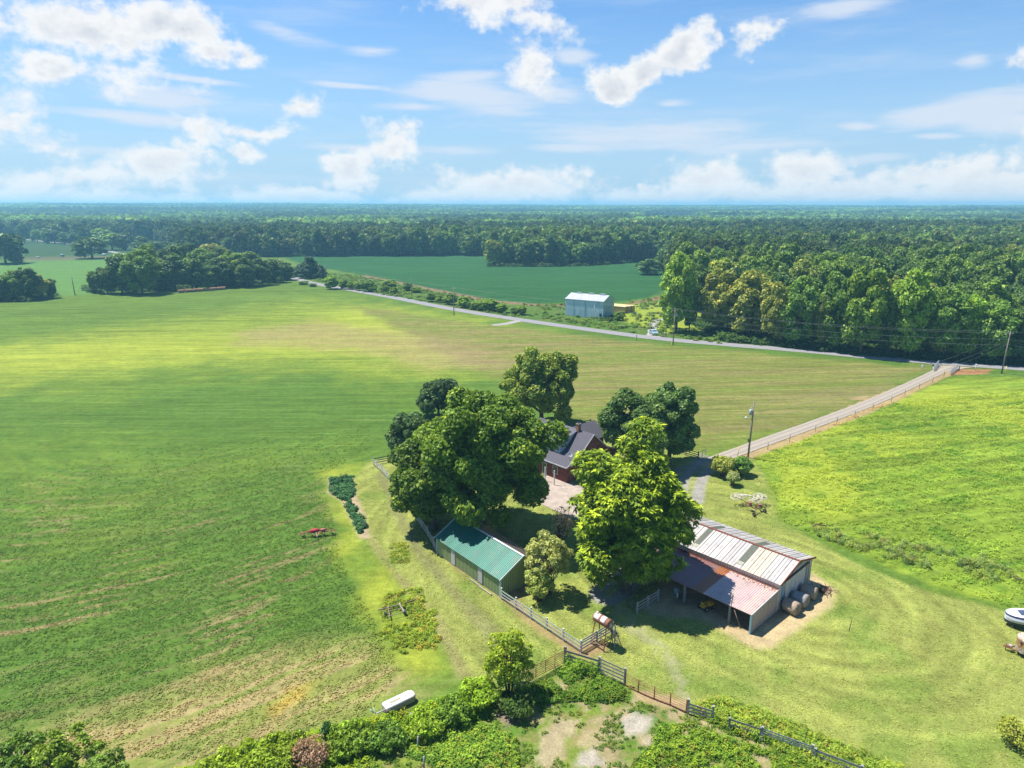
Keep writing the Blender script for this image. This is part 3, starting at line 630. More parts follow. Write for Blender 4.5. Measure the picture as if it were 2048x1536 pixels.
hero('round_tree', 822, 922, 'dark bushy evergreen at the fence corner left of the big shade tree', 17, 9.0, 3.9, .3, 24, 1.2, 15000, .28, (.014, .036, .014), (.03, .06, .018), (.07, .1, .03), tr=.22, low=-.85)

def pecan(name, px, py, label, seed, h, rx, cbase, ncl, off=(0, 0)):
    """drooping star-like sprays of long leaves with bright yellow-green tips"""
    rng = np.random.default_rng(seed); rz_ = (h - cbase) / 2; zc = cbase + rz_
    P, d, ix, Lc, R = crown_pts(rng, rx - .9, rz_ - .5, zc, 80, 1.55, ncl, low=-.85)
    k = 7; ph = rng.uniform(0, 6.28, (ncl, k)) ; base = np.repeat(P, k, 0)
    a = np.stack([np.cos(ph), np.sin(ph), rng.uniform(-1.25, -.15, (ncl, k))], 2).reshape(-1, 3)
    a = unit(a + np.repeat(d, k, 0) * .55 + rng.normal(size=a.shape) * .15); L = .34 * rng.uniform(.6, 1.15, ncl * k) * np.repeat(rng.uniform(.7, 1.25, ncl), k)
    nn = unit(np.cross(a, np.cross(np.array([0, 0, 1.0]) + rng.normal(size=a.shape) * .35, a)))
    A = a * L[:, None] ; B = np.cross(nn, a) * (L * .27)[:, None]
    t = np.repeat(rng.uniform(0, 1, ncl), k)
    C = np.array((.045, .09, .008)) * (1 - t[:, None]) + np.array((.1, .16, .012)) * t[:, None]
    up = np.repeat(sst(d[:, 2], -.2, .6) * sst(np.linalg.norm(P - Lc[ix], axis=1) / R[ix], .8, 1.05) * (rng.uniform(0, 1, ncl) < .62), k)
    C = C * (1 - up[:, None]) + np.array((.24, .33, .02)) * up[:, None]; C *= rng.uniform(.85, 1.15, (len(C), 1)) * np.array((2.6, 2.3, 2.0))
    cm = quads_mesh(name + '_crown', base + A * .8, A, B, C)
    g = G(px, py); g.x += off[0]; g.y += off[1]
    return tree_obj(name, g, label, 'tree', None, cm, trunk_mesh(name + '_trunk', seed, h, .5, Lc, nb=18, z0=.16), rz=seed)
pecan('nut_tree', 1253, 1184, 'tall bright yellow green nut tree beside the tin roofed barn', 21, 19.3, 6.8, .2, 17000)

def sparse(name, px, py, label, seed, h, rx, n, c0, c1, tip, leaf=.2, cbase=1.0, lr=.8, nl=22, twig=26, tr=.16, bark=None, cat='tree', low=-.5, shape='round'):
    rng = np.random.default_rng(seed); rnd = random.Random(seed); rz_ = (h - cbase) / 2; zc = cbase + rz_
    cm, Lc = crown_mesh(name + '_crown', seed, rx - lr * .5, rz_ - lr * .4, zc, nl, lr, n, leaf, c0, c1, tip, low=low, shape=shape)
    m = MB(); col = (1, 1, 1)
    for i in range(5): 
        a = i * 1.257 + rnd.random(); m.tube([(math.cos(a) * .15, math.sin(a) * .15, -.2), (math.cos(a) * rx * .25, math.sin(a) * rx * .25, h * .4), (math.cos(a) * rx * .45, math.sin(a) * rx * .45, h * .72)], [tr, tr * .6, tr * .2], 6)
    for l in rnd.sample(list(Lc), min(twig, len(Lc))):
        l = Vector(l); b = Vector((l.x * .35, l.y * .35, l.z * .55)); m.tube([b, b.lerp(l, .5) + Vector((0, 0, .2)), l * 1.06], [tr * .4, tr * .28, tr * .1], 5)
    return tree_obj(name, G(px, py), label, cat, None, cm, m.mesh(name + '_trunk'), rz=seed)
sparse('scrub_tree', 1098, 1188, 'thin grey twigged scrub tree at the right end of the green shed', 31, 8.2, 3.0, 6200, (.095, .125, .045), (.165, .19, .06), (.24, .26, .1), leaf=.15, cbase=.7, lr=.5, nl=52, twig=50, tr=.13)
sparse('scrub_bush', 1078, 1200, 'low pale green bush at the foot of the grey scrub tree', 32, 3.6, 1.9, 3600, (.1, .14, .03), (.16, .2, .045), (.22, .26, .07), leaf=.15, cbase=.3, lr=.5, cat='bush')
sparse('dead_shrub', 1122, 1105, 'half dead grey shrub between the scrub tree and the nut tree', 33, 6.5, 1.6, 900, (.14, .12, .09), (.2, .17, .13), (.2, .18, .13), leaf=.12, cbase=.8, lr=.6, twig=22, cat='shrub')
sparse('yard_shrub', 1444, 952, 'olive green shrub with a short trunk beside the gravel drive', 34, 3.3, 1.9, 5200, (.08, .11, .025), (.14, .17, .035), (.2, .22, .05), leaf=.15, cbase=.6, lr=.6, cat='shrub')
sparse('yard_shrub', 1481, 950, 'dark green shrub below the yard utility pole', 35, 3.1, 2.0, 5600, (.03, .07, .015), (.06, .12, .02), (.12, .18, .03), leaf=.15, cbase=.2, lr=.6, cat='shrub')
sparse('yard_shrub', 1465, 971, 'small vase shaped shrub with grey flower heads in front of two larger shrubs', 36, 2.3, 1.25, 2600, (.06, .1, .03), (.12, .15, .05), (.25, .22, .25), leaf=.11, cbase=.3, lr=.4, cat='shrub', shape='vase')
# brush along the paddock fence
YG0, YG1, YGT = (.08, .15, .01), (.15, .22, .015), (.32, .36, .02)
sparse('feathery_tree', 1018, 1388, 'feathery yellow green young tree standing over the rusty pipe gate', 41, 7.0, 2.5, 6000, (.06, .105, .008), (.13, .18, .012), (.27, .3, .018), leaf=.13, cbase=.3, lr=.5, nl=60, low=-.8, twig=60, tr=.1)
BR = [(958, 1408, 3.0, 2.3, (.1, .17, .01), 'yellow green bush leaning on the left of the feathery tree'), (905, 1440, 2.6, 2.2, (.07, .13, .012), 'leafy green bush right of the white covered mower'), (850, 1462, 2.2, 2.2, (.11, .18, .012), 'bright weedy bush below the white covered mower'),
      (1035, 1425, 2.3, 1.9, (.035, .07, .01), 'dark shaded bush under the feathery tree'), (700, 1500, 2.6, 2.5, (.08, .14, .012), 'broad green bush right of the dry brown brush pile'), (560, 1530, 2.6, 2.6, (.11, .17, .012), 'yellow green bush left of the dry brown brush pile'),
      (770, 1488, 2.0, 2.0, (.05, .1, .012), 'dark green bush between the bright weeds and the paddock'), (470, 1545, 2.0, 2.8, (.13, .2, .014), 'bright low bush at the bottom edge of the hay field'), (120, 1565, 4.6, 3.6, (.09, .15, .014), 'big leafy tree top at the bottom left corner'), (35, 1560, 3.8, 3.2, (.06, .12, .014), 'darker tree top in the extreme bottom left corner'),
      (205, 1585, 3.6, 2.4, (.08, .14, .02), 'smaller leafy crown right of the bottom left tree top')]
for i, (x, y, h, r, c, lb) in enumerate(BR):
    c = np.array(c); h2 = h * (.72 if h < 3.2 else .8); sparse('fence_row_bush' if h < 3.2 else 'corner_tree', x, y, lb, 50 + i, h2, r * .9, int(1500 * r), tuple(c * .5), tuple(c * .95), tuple(c * 1.7), leaf=.14, cbase=.05, lr=.42, nl=46, low=-.3, tr=.08, cat='bush' if h < 3.2 else 'tree')
sparse('dry_brush', 622, 1532, 'dry brown dead brush among the green bushes at the bottom edge', 70, 2.2, 1.7, 1600, (.07, .045, .03), (.13, .09, .06), (.18, .14, .09), leaf=.1, cbase=.2, lr=.5, cat='brush')
sparse('dry_brush', 2032, 1490, 'thorny yellow green bush with dead sticks in the bottom right corner', 71, 1.9, 1.6, 2200, (.07, .095, .014), (.12, .14, .02), (.19, .2, .04), leaf=.1, cbase=.2, lr=.5, cat='brush')
for i, (x, y) in enumerate(((655, 1478), (598, 1490))):
    sparse('cedar_seedling', x, y, ('small dark cedar seedling', 'smaller left cedar seedling')[i] + ' poking out of the fence row', 73 + i, 1.7 - .4 * i, .55, 700, (.02, .05, .015), (.035, .08, .02), (.06, .1, .03), leaf=.1, cbase=.05, lr=.25, nl=14, twig=4, tr=.05, shape='cone')

# ---- woodland: shared tree meshes
FR0, FR1, FRT = (.028, .058, .013), (.058, .105, .02), (.13, .18, .035)
VA = []
for k in range(5):                          # near variants
    h = 20; r = (6.2, 7.0, 5.4, 6.6, 4.6)[k]
    cm, Lc = crown_mesh('broadleaf_crown_%d' % k, 300 + k, r - 1, (9.4, 9.6, 8.6, 9.6, 9.4)[k], (9.6, 9.8, 11.0, 9.8, 9.6)[k], (30, 34, 26, 36, 24)[k], 1.9, (10000, 11500, 8500, 11000, 7500)[k], .46, FR0, FR1, FRT, low=-.9, shape=('round', 'round', 'vase', 'round', 'round')[k])
    VA.append((cm, trunk_mesh('broadleaf_trunk_%d' % k, 300 + k, h, .35, Lc)))
VB = []
for k in range(4):                          # far variants
    cm, Lc = crown_mesh('far_crown_%d' % k, 330 + k, (5.2, 6.0, 4.6, 5.6)[k], 8.8, 9.2, (16, 20, 14, 18)[k], 2.3, (1500, 1700, 1300, 1600)[k], .95, FR0, FR1, (.1, .15, .035), low=-.8)
    VB.append((cm, trunk_mesh('far_trunk_%d' % k, 330 + k, 18, .35, Lc, nb=5)))
cm, Lc = crown_mesh('cedar_crown', 350, 3.4, 6.2, 6.4, 34, 1.2, 9000, .34, (.014, .038, .018), (.03, .06, .026), (.06, .09, .04), low=-.95, shape='cone')
VC = (cm, trunk_mesh('cedar_trunk', 350, 12, .25, Lc, nb=4))
RW, IW, FL, LW, FWD = 'trees of the wood across the road', 'trees of the wood jutting into the bean field', 'trees of the far tree line', 'trees of the left wood', 'trees along the far road'
ORD = ('leftmost', 'second', 'third', 'fourth', 'fifth', 'sixth', 'seventh', 'eighth', 'ninth', 'tenth', 'eleventh', 'twelfth', 'thirteenth', 'fourteenth', 'fifteenth', 'sixteenth', 'seventeenth', 'eighteenth', 'nineteenth', 'twentieth', 'twenty-first', 'twenty-second', 'twenty-third', 'twenty-fourth', 'twenty-fifth', 'twenty-sixth')
LIT, OLV, DRK, MIDG, YLW, PAL = (1.5, 1.45, .9), (2.05, 1.4, 1.4), (.7, .75, .85), (1.15, 1.2, 1.0), (1.7, 1.7, .8), (2.2, 1.7, 1.7)  # LIT and DRK put sunlit and shaded looks into the crown tint
n_ind = 0; rndT = random.Random(9); trees_xy = []
def wood_tree(px, pb, pt, w, color, label, group, var=None, kind=None, cat='tree', trunk=True):
    """base pixel, top pixel, width in pixels"""
    global n_ind
    g = G(px, pb); h = HT(px, pb, pt); dpt = g.y * _c + CAM_H * _s; r = w / 2 * dpt / F_PX
    v = VC if kind == 'cedar' else (VA[rndT.randrange(5) if var is None else var] if g.y < 420 else VB[rndT.randrange(4)])
    hr = 12.3 if kind == 'cedar' else 20.0; rr = 3.6 if kind == 'cedar' else 6.2
    n_ind += 1; trees_xy.append((g.x, g.y, r))
    return tree_obj({'cedar': 'cedar_tree'}.get(kind, 'broadleaf_tree'), g, label, cat, group, v[0], v[1] if trunk else None, color, rndT.uniform(0, 6.28), (r / rr, r / rr, h / hr))
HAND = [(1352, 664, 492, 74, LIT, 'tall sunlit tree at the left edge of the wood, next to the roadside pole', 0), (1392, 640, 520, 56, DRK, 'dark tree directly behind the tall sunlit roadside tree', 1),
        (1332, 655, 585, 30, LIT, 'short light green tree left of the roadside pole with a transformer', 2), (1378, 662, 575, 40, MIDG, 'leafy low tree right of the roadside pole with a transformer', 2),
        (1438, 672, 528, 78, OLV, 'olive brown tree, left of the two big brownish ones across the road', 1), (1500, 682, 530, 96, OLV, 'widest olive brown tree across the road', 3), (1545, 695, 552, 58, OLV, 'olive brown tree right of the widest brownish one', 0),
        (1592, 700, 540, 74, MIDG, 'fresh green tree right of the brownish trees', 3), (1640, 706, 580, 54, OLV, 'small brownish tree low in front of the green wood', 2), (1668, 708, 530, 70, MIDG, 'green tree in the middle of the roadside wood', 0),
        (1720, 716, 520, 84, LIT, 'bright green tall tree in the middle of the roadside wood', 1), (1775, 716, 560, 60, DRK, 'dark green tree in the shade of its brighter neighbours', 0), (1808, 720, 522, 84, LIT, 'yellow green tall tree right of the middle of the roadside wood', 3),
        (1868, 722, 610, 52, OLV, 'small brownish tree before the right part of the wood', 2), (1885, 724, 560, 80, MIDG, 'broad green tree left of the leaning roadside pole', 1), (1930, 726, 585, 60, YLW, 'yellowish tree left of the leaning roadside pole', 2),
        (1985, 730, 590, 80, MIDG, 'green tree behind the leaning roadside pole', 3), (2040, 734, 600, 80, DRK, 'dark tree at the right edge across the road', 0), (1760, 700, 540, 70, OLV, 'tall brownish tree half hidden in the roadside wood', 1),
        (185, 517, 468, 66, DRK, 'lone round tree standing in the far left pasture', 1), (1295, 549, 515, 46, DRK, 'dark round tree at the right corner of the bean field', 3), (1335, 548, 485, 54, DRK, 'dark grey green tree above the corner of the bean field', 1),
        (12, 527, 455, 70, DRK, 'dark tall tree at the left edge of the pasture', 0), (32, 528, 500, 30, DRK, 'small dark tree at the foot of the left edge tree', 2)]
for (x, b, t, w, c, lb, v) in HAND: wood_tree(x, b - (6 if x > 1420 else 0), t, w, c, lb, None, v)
wood_tree(620, 556, 516, 46, (1, 1, 1), 'dark conical cedar where the road passes the left wood', None, kind='cedar'); wood_tree(600, 553, 530, 26, (1, 1, 1), 'small dark cedar left of the conical cedar by the road', None, kind='cedar'); wood_tree(645, 557, 533, 18, (1, 1, 1), 'slim dark cedar right of the conical cedar by the road', None, kind='cedar')
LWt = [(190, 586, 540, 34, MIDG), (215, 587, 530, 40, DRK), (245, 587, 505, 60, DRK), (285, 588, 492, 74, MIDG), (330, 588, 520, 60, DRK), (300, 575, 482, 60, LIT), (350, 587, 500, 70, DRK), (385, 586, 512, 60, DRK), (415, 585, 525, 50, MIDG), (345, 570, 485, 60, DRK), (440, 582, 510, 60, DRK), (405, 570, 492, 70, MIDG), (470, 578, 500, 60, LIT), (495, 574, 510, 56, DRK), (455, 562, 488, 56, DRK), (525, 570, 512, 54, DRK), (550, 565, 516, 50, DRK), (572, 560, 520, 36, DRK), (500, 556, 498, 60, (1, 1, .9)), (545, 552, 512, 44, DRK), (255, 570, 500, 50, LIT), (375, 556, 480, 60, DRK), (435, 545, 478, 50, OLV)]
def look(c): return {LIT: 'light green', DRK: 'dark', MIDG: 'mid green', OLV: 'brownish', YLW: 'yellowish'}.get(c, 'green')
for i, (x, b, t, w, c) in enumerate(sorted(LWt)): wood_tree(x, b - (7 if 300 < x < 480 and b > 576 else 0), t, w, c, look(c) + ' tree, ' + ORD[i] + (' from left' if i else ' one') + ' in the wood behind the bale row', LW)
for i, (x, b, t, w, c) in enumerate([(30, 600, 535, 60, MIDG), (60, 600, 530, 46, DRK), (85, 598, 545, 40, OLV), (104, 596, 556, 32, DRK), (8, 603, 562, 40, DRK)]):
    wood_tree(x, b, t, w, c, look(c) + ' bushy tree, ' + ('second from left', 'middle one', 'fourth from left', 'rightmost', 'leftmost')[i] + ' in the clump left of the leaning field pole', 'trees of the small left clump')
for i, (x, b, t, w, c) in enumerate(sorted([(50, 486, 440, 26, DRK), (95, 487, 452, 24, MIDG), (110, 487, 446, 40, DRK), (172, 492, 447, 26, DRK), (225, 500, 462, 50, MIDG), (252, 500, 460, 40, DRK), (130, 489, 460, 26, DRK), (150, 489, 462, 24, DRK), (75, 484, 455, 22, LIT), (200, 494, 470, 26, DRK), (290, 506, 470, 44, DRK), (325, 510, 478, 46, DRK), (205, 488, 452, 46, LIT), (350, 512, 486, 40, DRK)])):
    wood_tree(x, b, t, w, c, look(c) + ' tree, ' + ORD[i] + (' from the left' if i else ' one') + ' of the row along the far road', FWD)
SHR = [(665, 577, 548, 22), (690, 577, 556, 14), (702, 578, 560, 10), (718, 580, 560, 12), (735, 582, 556, 22), (745, 583, 566, 14), (770, 584, 568, 12), (788, 586, 572, 10), (780, 574, 557, 24), (815, 580, 563, 16), (832, 584, 572, 14),
       (861, 602, 583, 14), (880, 604, 588, 12), (895, 607, 590, 14), (903, 608, 584, 18), (928, 614, 590, 20), (945, 616, 600, 14), (955, 618, 598, 18), (975, 620, 594, 30), (990, 620, 600, 16), (1005, 624, 604, 18), (1042, 628, 608, 16), (1030, 628, 612, 12), (608, 568, 560, 14), (625, 572, 565, 10), (1240, 640, 620, 12)]
for i, (x, b, t, w) in enumerate(sorted(SHR)):
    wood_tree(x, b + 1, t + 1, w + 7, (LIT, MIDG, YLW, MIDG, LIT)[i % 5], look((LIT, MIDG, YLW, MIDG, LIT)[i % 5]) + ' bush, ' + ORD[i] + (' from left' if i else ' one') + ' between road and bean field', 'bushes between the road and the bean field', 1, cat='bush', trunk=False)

# ---- the woods themselves: nearest as individuals, the rest as one mass
WOOD_R = wpoly([(1405, 645), (1450, 672), (1560, 682), (1700, 697), (1900, 713), (2050, 722), (2600, 770), (3600, 700), (2600, 520), (1330, 521), (1345, 545), (1350, 575), (1375, 620)])
GAPS = [wpoly(p) for p in ([(1418, 487), (1445, 487), (1440, 500), (1422, 500)], [(1390, 590), (1420, 590), (1425, 610), (1395, 612)], [(2005, 424), (2300, 424), (2300, 427), (2005, 426.5)], [(435, 430), (510, 430), (500, 434), (440, 434)])]
ISL = wpoly([(976, 531), (1080, 532), (1180, 530), (1262, 524), (1300, 517), (1300, 511.5), (1020, 512), (985, 518)])
def in_wood(X, Y):
    """0 open, 1 wood"""
    d1 = sdist(X, Y, WOOD_R) > 0; d2 = sdist(X, Y, ISL) > 0
    beyond = np.ones(X.shape, bool)
    cx = np.array([-2500, -900, -640, -420, -330, -300, -226, -100, 0, 130, 220, 420, 5000]); cyy = np.array([1400, 900, 880, 830, 700, 610, 590, 600, 604, 600, 560, 520, 400])
    beyond = Y > np.interp(X, cx, cyy)
    w = d1 | d2 | beyond
    for g in GAPS: w &= ~(sdist(X, Y, g) > 0)
    open_ = (fbm(X / 420, Y / 260, 401, 2) > .71) & (Y > 1500)
    rd = sdist(X, Y, np.array([[*v[:2]] for v in smooth_path(ROAD_PTS, 12)]), closed=False) < 13
    return w & ~open_ & ~rd
rngW = np.random.default_rng(77)
def scatter(y0, y1, sp, margin=1.0):
    ny_ = int((y1 - y0) / sp); out_ = []
    for j in range(ny_):
        y = y0 + (j + .5) * sp; hw = y * .98 + 90; nn_ = int(2 * hw / sp)
        xx = (np.arange(nn_) + .5) / nn_ * 2 * hw - hw + (sp / 2 if j % 2 else 0)
        out_.append(np.stack([xx + rngW.uniform(-.38, .38, nn_) * sp, y + rngW.uniform(-.38, .38, nn_) * sp], 1))
    return np.concatenate(out_)
pts = np.concatenate([scatter(160, 900, 8.6), scatter(900, 2600, 11.5), scatter(2600, 7400, 21)])
pts = pts[(np.abs(pts[:, 0]) < 7500)]
pts = pts[in_wood(pts[:, 0], pts[:, 1])]
tx = np.array(trees_xy); 
keep = np.array([np.min(np.hypot(tx[:, 0] - p[0], tx[:, 1] - p[1]) - tx[:, 2]) > 1.5 if p[1] < 700 else True for p in pts]); pts = pts[keep]
dist = np.hypot(pts[:, 0], pts[:, 1]); order = np.argsort(dist); pts = pts[order]; dist = dist[order]
fr = np.abs(pts[:, 0]) < .74 * pts[:, 1] + 12
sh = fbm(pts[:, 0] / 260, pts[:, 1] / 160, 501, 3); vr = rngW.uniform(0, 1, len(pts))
def tint_of(p, s, v):  # broad sunlit and cloud-shaded patches of the woods, painted as crown tint
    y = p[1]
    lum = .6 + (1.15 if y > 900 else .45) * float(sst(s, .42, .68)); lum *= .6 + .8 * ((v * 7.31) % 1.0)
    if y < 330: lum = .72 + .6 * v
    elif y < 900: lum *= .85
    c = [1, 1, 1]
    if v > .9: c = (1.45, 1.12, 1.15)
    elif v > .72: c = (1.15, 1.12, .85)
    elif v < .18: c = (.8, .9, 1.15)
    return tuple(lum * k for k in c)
# edge distance: only trees near an edge or high in view are seen, so individuals go to the front
N_IND = 300 - n_ind; cnt = 0; used = np.zeros(len(pts), bool)
for i, p in enumerate(pts):
    if cnt >= N_IND: break
    if not fr[i]: continue
    if sdist(np.array([p[0]]), np.array([p[1]]), WOOD_R)[0] > 0: grp, lb = RW, None
    if grp == RW:
        cx_ = 1024 + p[0] / (p[1] * _c + CAM_H * _s) * F_PX
        lk = 'brown tinged' if vr[i] > .9 else 'yellow green' if vr[i] > .72 else 'blue green' if vr[i] < .18 else 'mid green'
        lb = lk + ' tree crown ' + ('behind the tall sunlit roadside tree' if cx_ < 1450 else 'behind the olive brown trees' if cx_ < 1600 else 'in the middle of the roadside wood' if cx_ < 1800 else 'behind the leaning roadside pole' if cx_ > 1940 else 'right of the middle of the roadside wood') + (', front rows' if p[1] < 235 else ', deeper in')
    elif sdist(np.array([p[0]]), np.array([p[1]]), ISL)[0] > 0: grp, lb = IW, 'round dark tree of the wood that juts into the bean field'
    else: grp, lb = FL, 'dark tree in the far tree line behind the bean field'
    if grp == RW and cnt > N_IND * .62 and p[1] > 330: continue
    v = VA[int(vr[i] * 997) % 5] if p[1] < 420 else VB[int(vr[i] * 997) % 4]
    h = (15 + 13 * rngW.random()) / 20 * (1.0 if grp == RW else .8); w = .85 + .4 * rngW.random()
    if grp == RW: h *= .72 + .28 * float(sst(p[1] - (192 - 0.05 * p[0]), 0, 50))
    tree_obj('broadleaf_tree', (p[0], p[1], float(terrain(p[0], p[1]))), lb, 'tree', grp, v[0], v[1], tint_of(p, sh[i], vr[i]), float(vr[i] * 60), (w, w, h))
    used[i] = True; cnt += 1
rest = pts[~used]; dr = dist[~used]; shr = sh[~used]; vrr = vr[~used]
nR = len(rest); print('forest instances', nR)
fz = terrain(rest[:, 0], rest[:, 1]); grow = np.interp(dr, [0, 900, 2600, 7000], [1.0, 1.05, 1.35, 2.2]); gz_ = np.interp(dr, [0, 2600, 7000], [1.0, 1.0, 1.15])
fm = bpy.data.meshes.new('forest'); fm.vertices.add(nR); fm.vertices.foreach_set('co', np.column_stack([rest, fz]).astype(np.float32).ravel())
hh = (.62 + .55 * rngW.random(nR) + .4 * fbm(rest[:, 0] / 140, rest[:, 1] / 90, 88, 3)) * gz_; ww = (.85 + .4 * rngW.random(nR)) * grow
def fattr(nm, typ, arr, key='value'):
    a = fm.attributes.new(nm, typ, 'POINT'); a.data.foreach_set(key, np.ascontiguousarray(arr).ravel())
fattr('scl', 'FLOAT_VECTOR', np.column_stack([ww, ww, hh]).astype(np.float32), 'vector')
fattr('rot', 'FLOAT', (vrr * 63).astype(np.float32)); fattr('var', 'INT', np.where(dr < 420, 4 + (vrr * 991).astype(int) % 5, (vrr * 991).astype(int) % 4).astype(np.int32))
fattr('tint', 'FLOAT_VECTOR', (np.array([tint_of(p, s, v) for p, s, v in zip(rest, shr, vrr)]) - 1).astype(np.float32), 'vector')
fo = link('forest', fm); tag(fo, 'unbroken dark woods rolling away to the horizon', None, None, 'stuff')
ng = bpy.data.node_groups.new('forest_trees', 'GeometryNodeTree')
ng.interface.new_socket('Geometry', in_out='INPUT', socket_type='NodeSocketGeometry'); ng.interface.new_socket('Geometry', in_out='OUTPUT', socket_type='NodeSocketGeometry')
gi = ng.nodes.new('NodeGroupInput'); go = ng.nodes.new('NodeGroupOutput'); jn = ng.nodes.new('GeometryNodeJoinGeometry'); ng.links.new(jn.outputs[0], go.inputs[0])
def nat(nm, typ):
    n = ng.nodes.new('GeometryNodeInputNamedAttribute'); n.data_type = typ; n.inputs[0].default_value = nm; return n.outputs[0]
av, as_, ar = nat('var', 'INT'), nat('scl', 'FLOAT_VECTOR'), nat('rot', 'FLOAT'); cz = ng.nodes.new('ShaderNodeCombineXYZ'); ng.links.new(ar, cz.inputs[2])
src = {}
for o in bpy.data.objects:
    if o.type == 'MESH' and o.name.startswith('crown'):
        for k in range(4):
            if o.data is VB[k][0]: src.setdefault(k, o)
        for k in range(5):
            if o.data is VA[k][0]: src.setdefault(4 + k, o)
for k, o in src.items():
    oi_ = ng.nodes.new('GeometryNodeObjectInfo'); oi_.inputs[0].default_value = o; oi_.inputs['As Instance'].default_value = True
    cp = ng.nodes.new('FunctionNodeCompare'); cp.data_type = 'INT'; cp.operation = 'EQUAL'; ng.links.new(av, cp.inputs[2]); cp.inputs[3].default_value = k
    ip = ng.nodes.new('GeometryNodeInstanceOnPoints'); ng.links.new(gi.outputs[0], ip.inputs['Points']); ng.links.new(cp.outputs[0], ip.inputs['Selection']); ng.links.new(oi_.outputs['Geometry'], ip.inputs['Instance'])
    ng.links.new(as_, ip.inputs['Scale']); ng.links.new(cz.outputs[0], ip.inputs['Rotation']); ng.links.new(ip.outputs[0], jn.inputs[0])
md = fo.modifiers.new('trees', 'NODES'); md.node_group = ng
# ------------------------------------------------------------------ buildings
WHITE, LWHITE = (.55, .56, .57), (.42, .44, .46)
def ribs_wall(m, p0, p1, z0, z1f, col, dcol, step=.3, out=None, d=.025, w=.05):
    """thin raised ribs on a wall from p0 to p1; z1f(t) top height"""
    p0, p1 = Vector((*p0, 0)), Vector((*p1, 0)); L = (p1 - p0).length; u = (p1 - p0) / L; nrm = Vector((u.y, -u.x, 0)) if out is None else Vector((*out, 0))
    n = int(L / step)
    for i in range(1, n):
        a = p0 + u * i * step + nrm * d / 2
        for (ww, dd, cc) in ((w, d, dcol),):
            zt = z1f(i / n) - .04; M_ = Matrix(((u.x, nrm.x, 0, a.x), (u.y, nrm.y, 0, a.y), (0, 0, 1, 0), (0, 0, 0, 1)))
            m.box(-ww / 2, ww / 2, -dd / 2, dd / 2, z0, zt, cc, M_)
def slope(m, x0, z0, x1, z1, y0, y1, th, colf, step=None, ribstep=.3, ribcol=None, ribh=.03):
    """sloping sheet between (x0,z0) and (x1,z1), split in panels along y, each with its colour"""
    n = max(1, round((y1 - y0) / (step or (y1 - y0)))); v = Vector((x1 - x0, 0, z1 - z0)); L = v.length; u = v / L; nn = Vector((-u.z, 0, u.x)); nn = nn if nn.z > 0 else -nn
    for i in range(n):
        a, b = y0 + (y1 - y0) * i / n, y0 + (y1 - y0) * (i + 1) / n; c = colf(i, n)
        M_ = Matrix(((u.x, 0, nn.x, x0), (0, 1, 0, 0), (u.z, 0, nn.z, z0), (0, 0, 0, 1)))
        m.box(0, L, a, b - .004, -th + (.004 if i % 2 else 0), 0 + (.004 if i % 2 else 0), c, M_)
    if ribstep:
        k = int((y1 - y0) / ribstep)
        for j in range(1, k):
            y = y0 + j * ribstep; i = min(n - 1, int((y - y0) / (y1 - y0) * n)); c = colf(i, n); rc = ribcol or tuple(q_ * .8 for q_ in c)
            M_ = Matrix(((u.x, 0, nn.x, x0), (0, 1, 0, y), (u.z, 0, nn.z, z0), (0, 0, 0, 1)))
            m.box(.01, L - .01, -.035, .035, .005, ribh, rc, M_)
rB = random.Random(3)
# green shed: local x across the gable, y along the length
g0 = G(1001, 1194.3); shed = empty('metal_shed', g0, math.radians(39.5), 'long green walled metal shed with a green ribbed roof and white trim', 'shed'); LS, WS, ES, RS = 12.6, 6.4, 2.28, 3.95
GW = (.27, .33, .14); GWD = (.13, .17, .08)
m = MB(); m.box(0, WS, 0, LS, -.2, .12, (.2, .19, .16)); t = .06
m.box(0, t, 0, LS, .12, ES, GW); m.box(WS - t, WS, 0, LS, .12, ES, GW)
for y in (0, LS - t):
    m.add([(0, y, .12), (WS, y, .12), (WS, y, ES), (WS / 2, y, RS), (0, y, ES), (0, y + t, .12), (WS, y + t, .12), (WS, y + t, ES), (WS / 2, y + t, RS), (0, y + t, ES)], [(0, 1, 2, 3, 4), (9, 8, 7, 6, 5)], GW)
ribs_wall(m, (0, LS), (0, 0), .12, lambda q: ES, GW, GWD, .28, (-1, 0)); ribs_wall(m, (0, 0), (WS, 0), .12, lambda q: ES + (RS - ES) * (1 - abs(2 * q - 1)), GW, GWD, .28, (0, -1))
m.build('wall', M_PAINT, shed)
m = MB(); GR = (.018, .165, .115); slope(m, -.22, ES - .06, WS / 2, RS + .04, -.18, LS + .18, .03, lambda i, n: tuple(c * (.93 + .12 * math.sin(i * 2.3)) for c in GR), 1.0, .25, (.012, .12, .085), .035)
m.build('roof_panel', M_METAL, shed, 'green front roof slope')
m = MB(); slope(m, WS + .22, ES - .06, WS / 2 + .01, RS + .03, -.18, LS + .18, .03, lambda i, n: tuple(c * rB.uniform(.85, 1.15) for c in (.23, .19, .165)), 1.0, .25, (.17, .13, .11), .03)
m.build('roof_panel', M_METAL, shed, 'bare brownish rear roof slope')
m = MB(); 
for y in (-.2, LS + .2):
    m.bar((-.26, y, ES - .08), (WS / 2, y, RS + .06), .05, .17, WHITE); m.bar((WS / 2, y, RS + .06), (WS + .26, y, ES - .08), .05, .17, WHITE)
m.bar((WS / 2, -.23, RS + .08), (WS / 2, LS + .23, RS + .08), .26, .035, WHITE)
m.build('roof_trim', M_PAINT, shed)
for (x, y) in ((0, 0), (0, LS), (WS, 0), (WS, LS)):
    m = MB(); m.box(x - .08, x + .08, y - .08, y + .08, .1, ES - .08, (.34, .46, .5)); m.build('corner_trim', M_PAINT, shed)
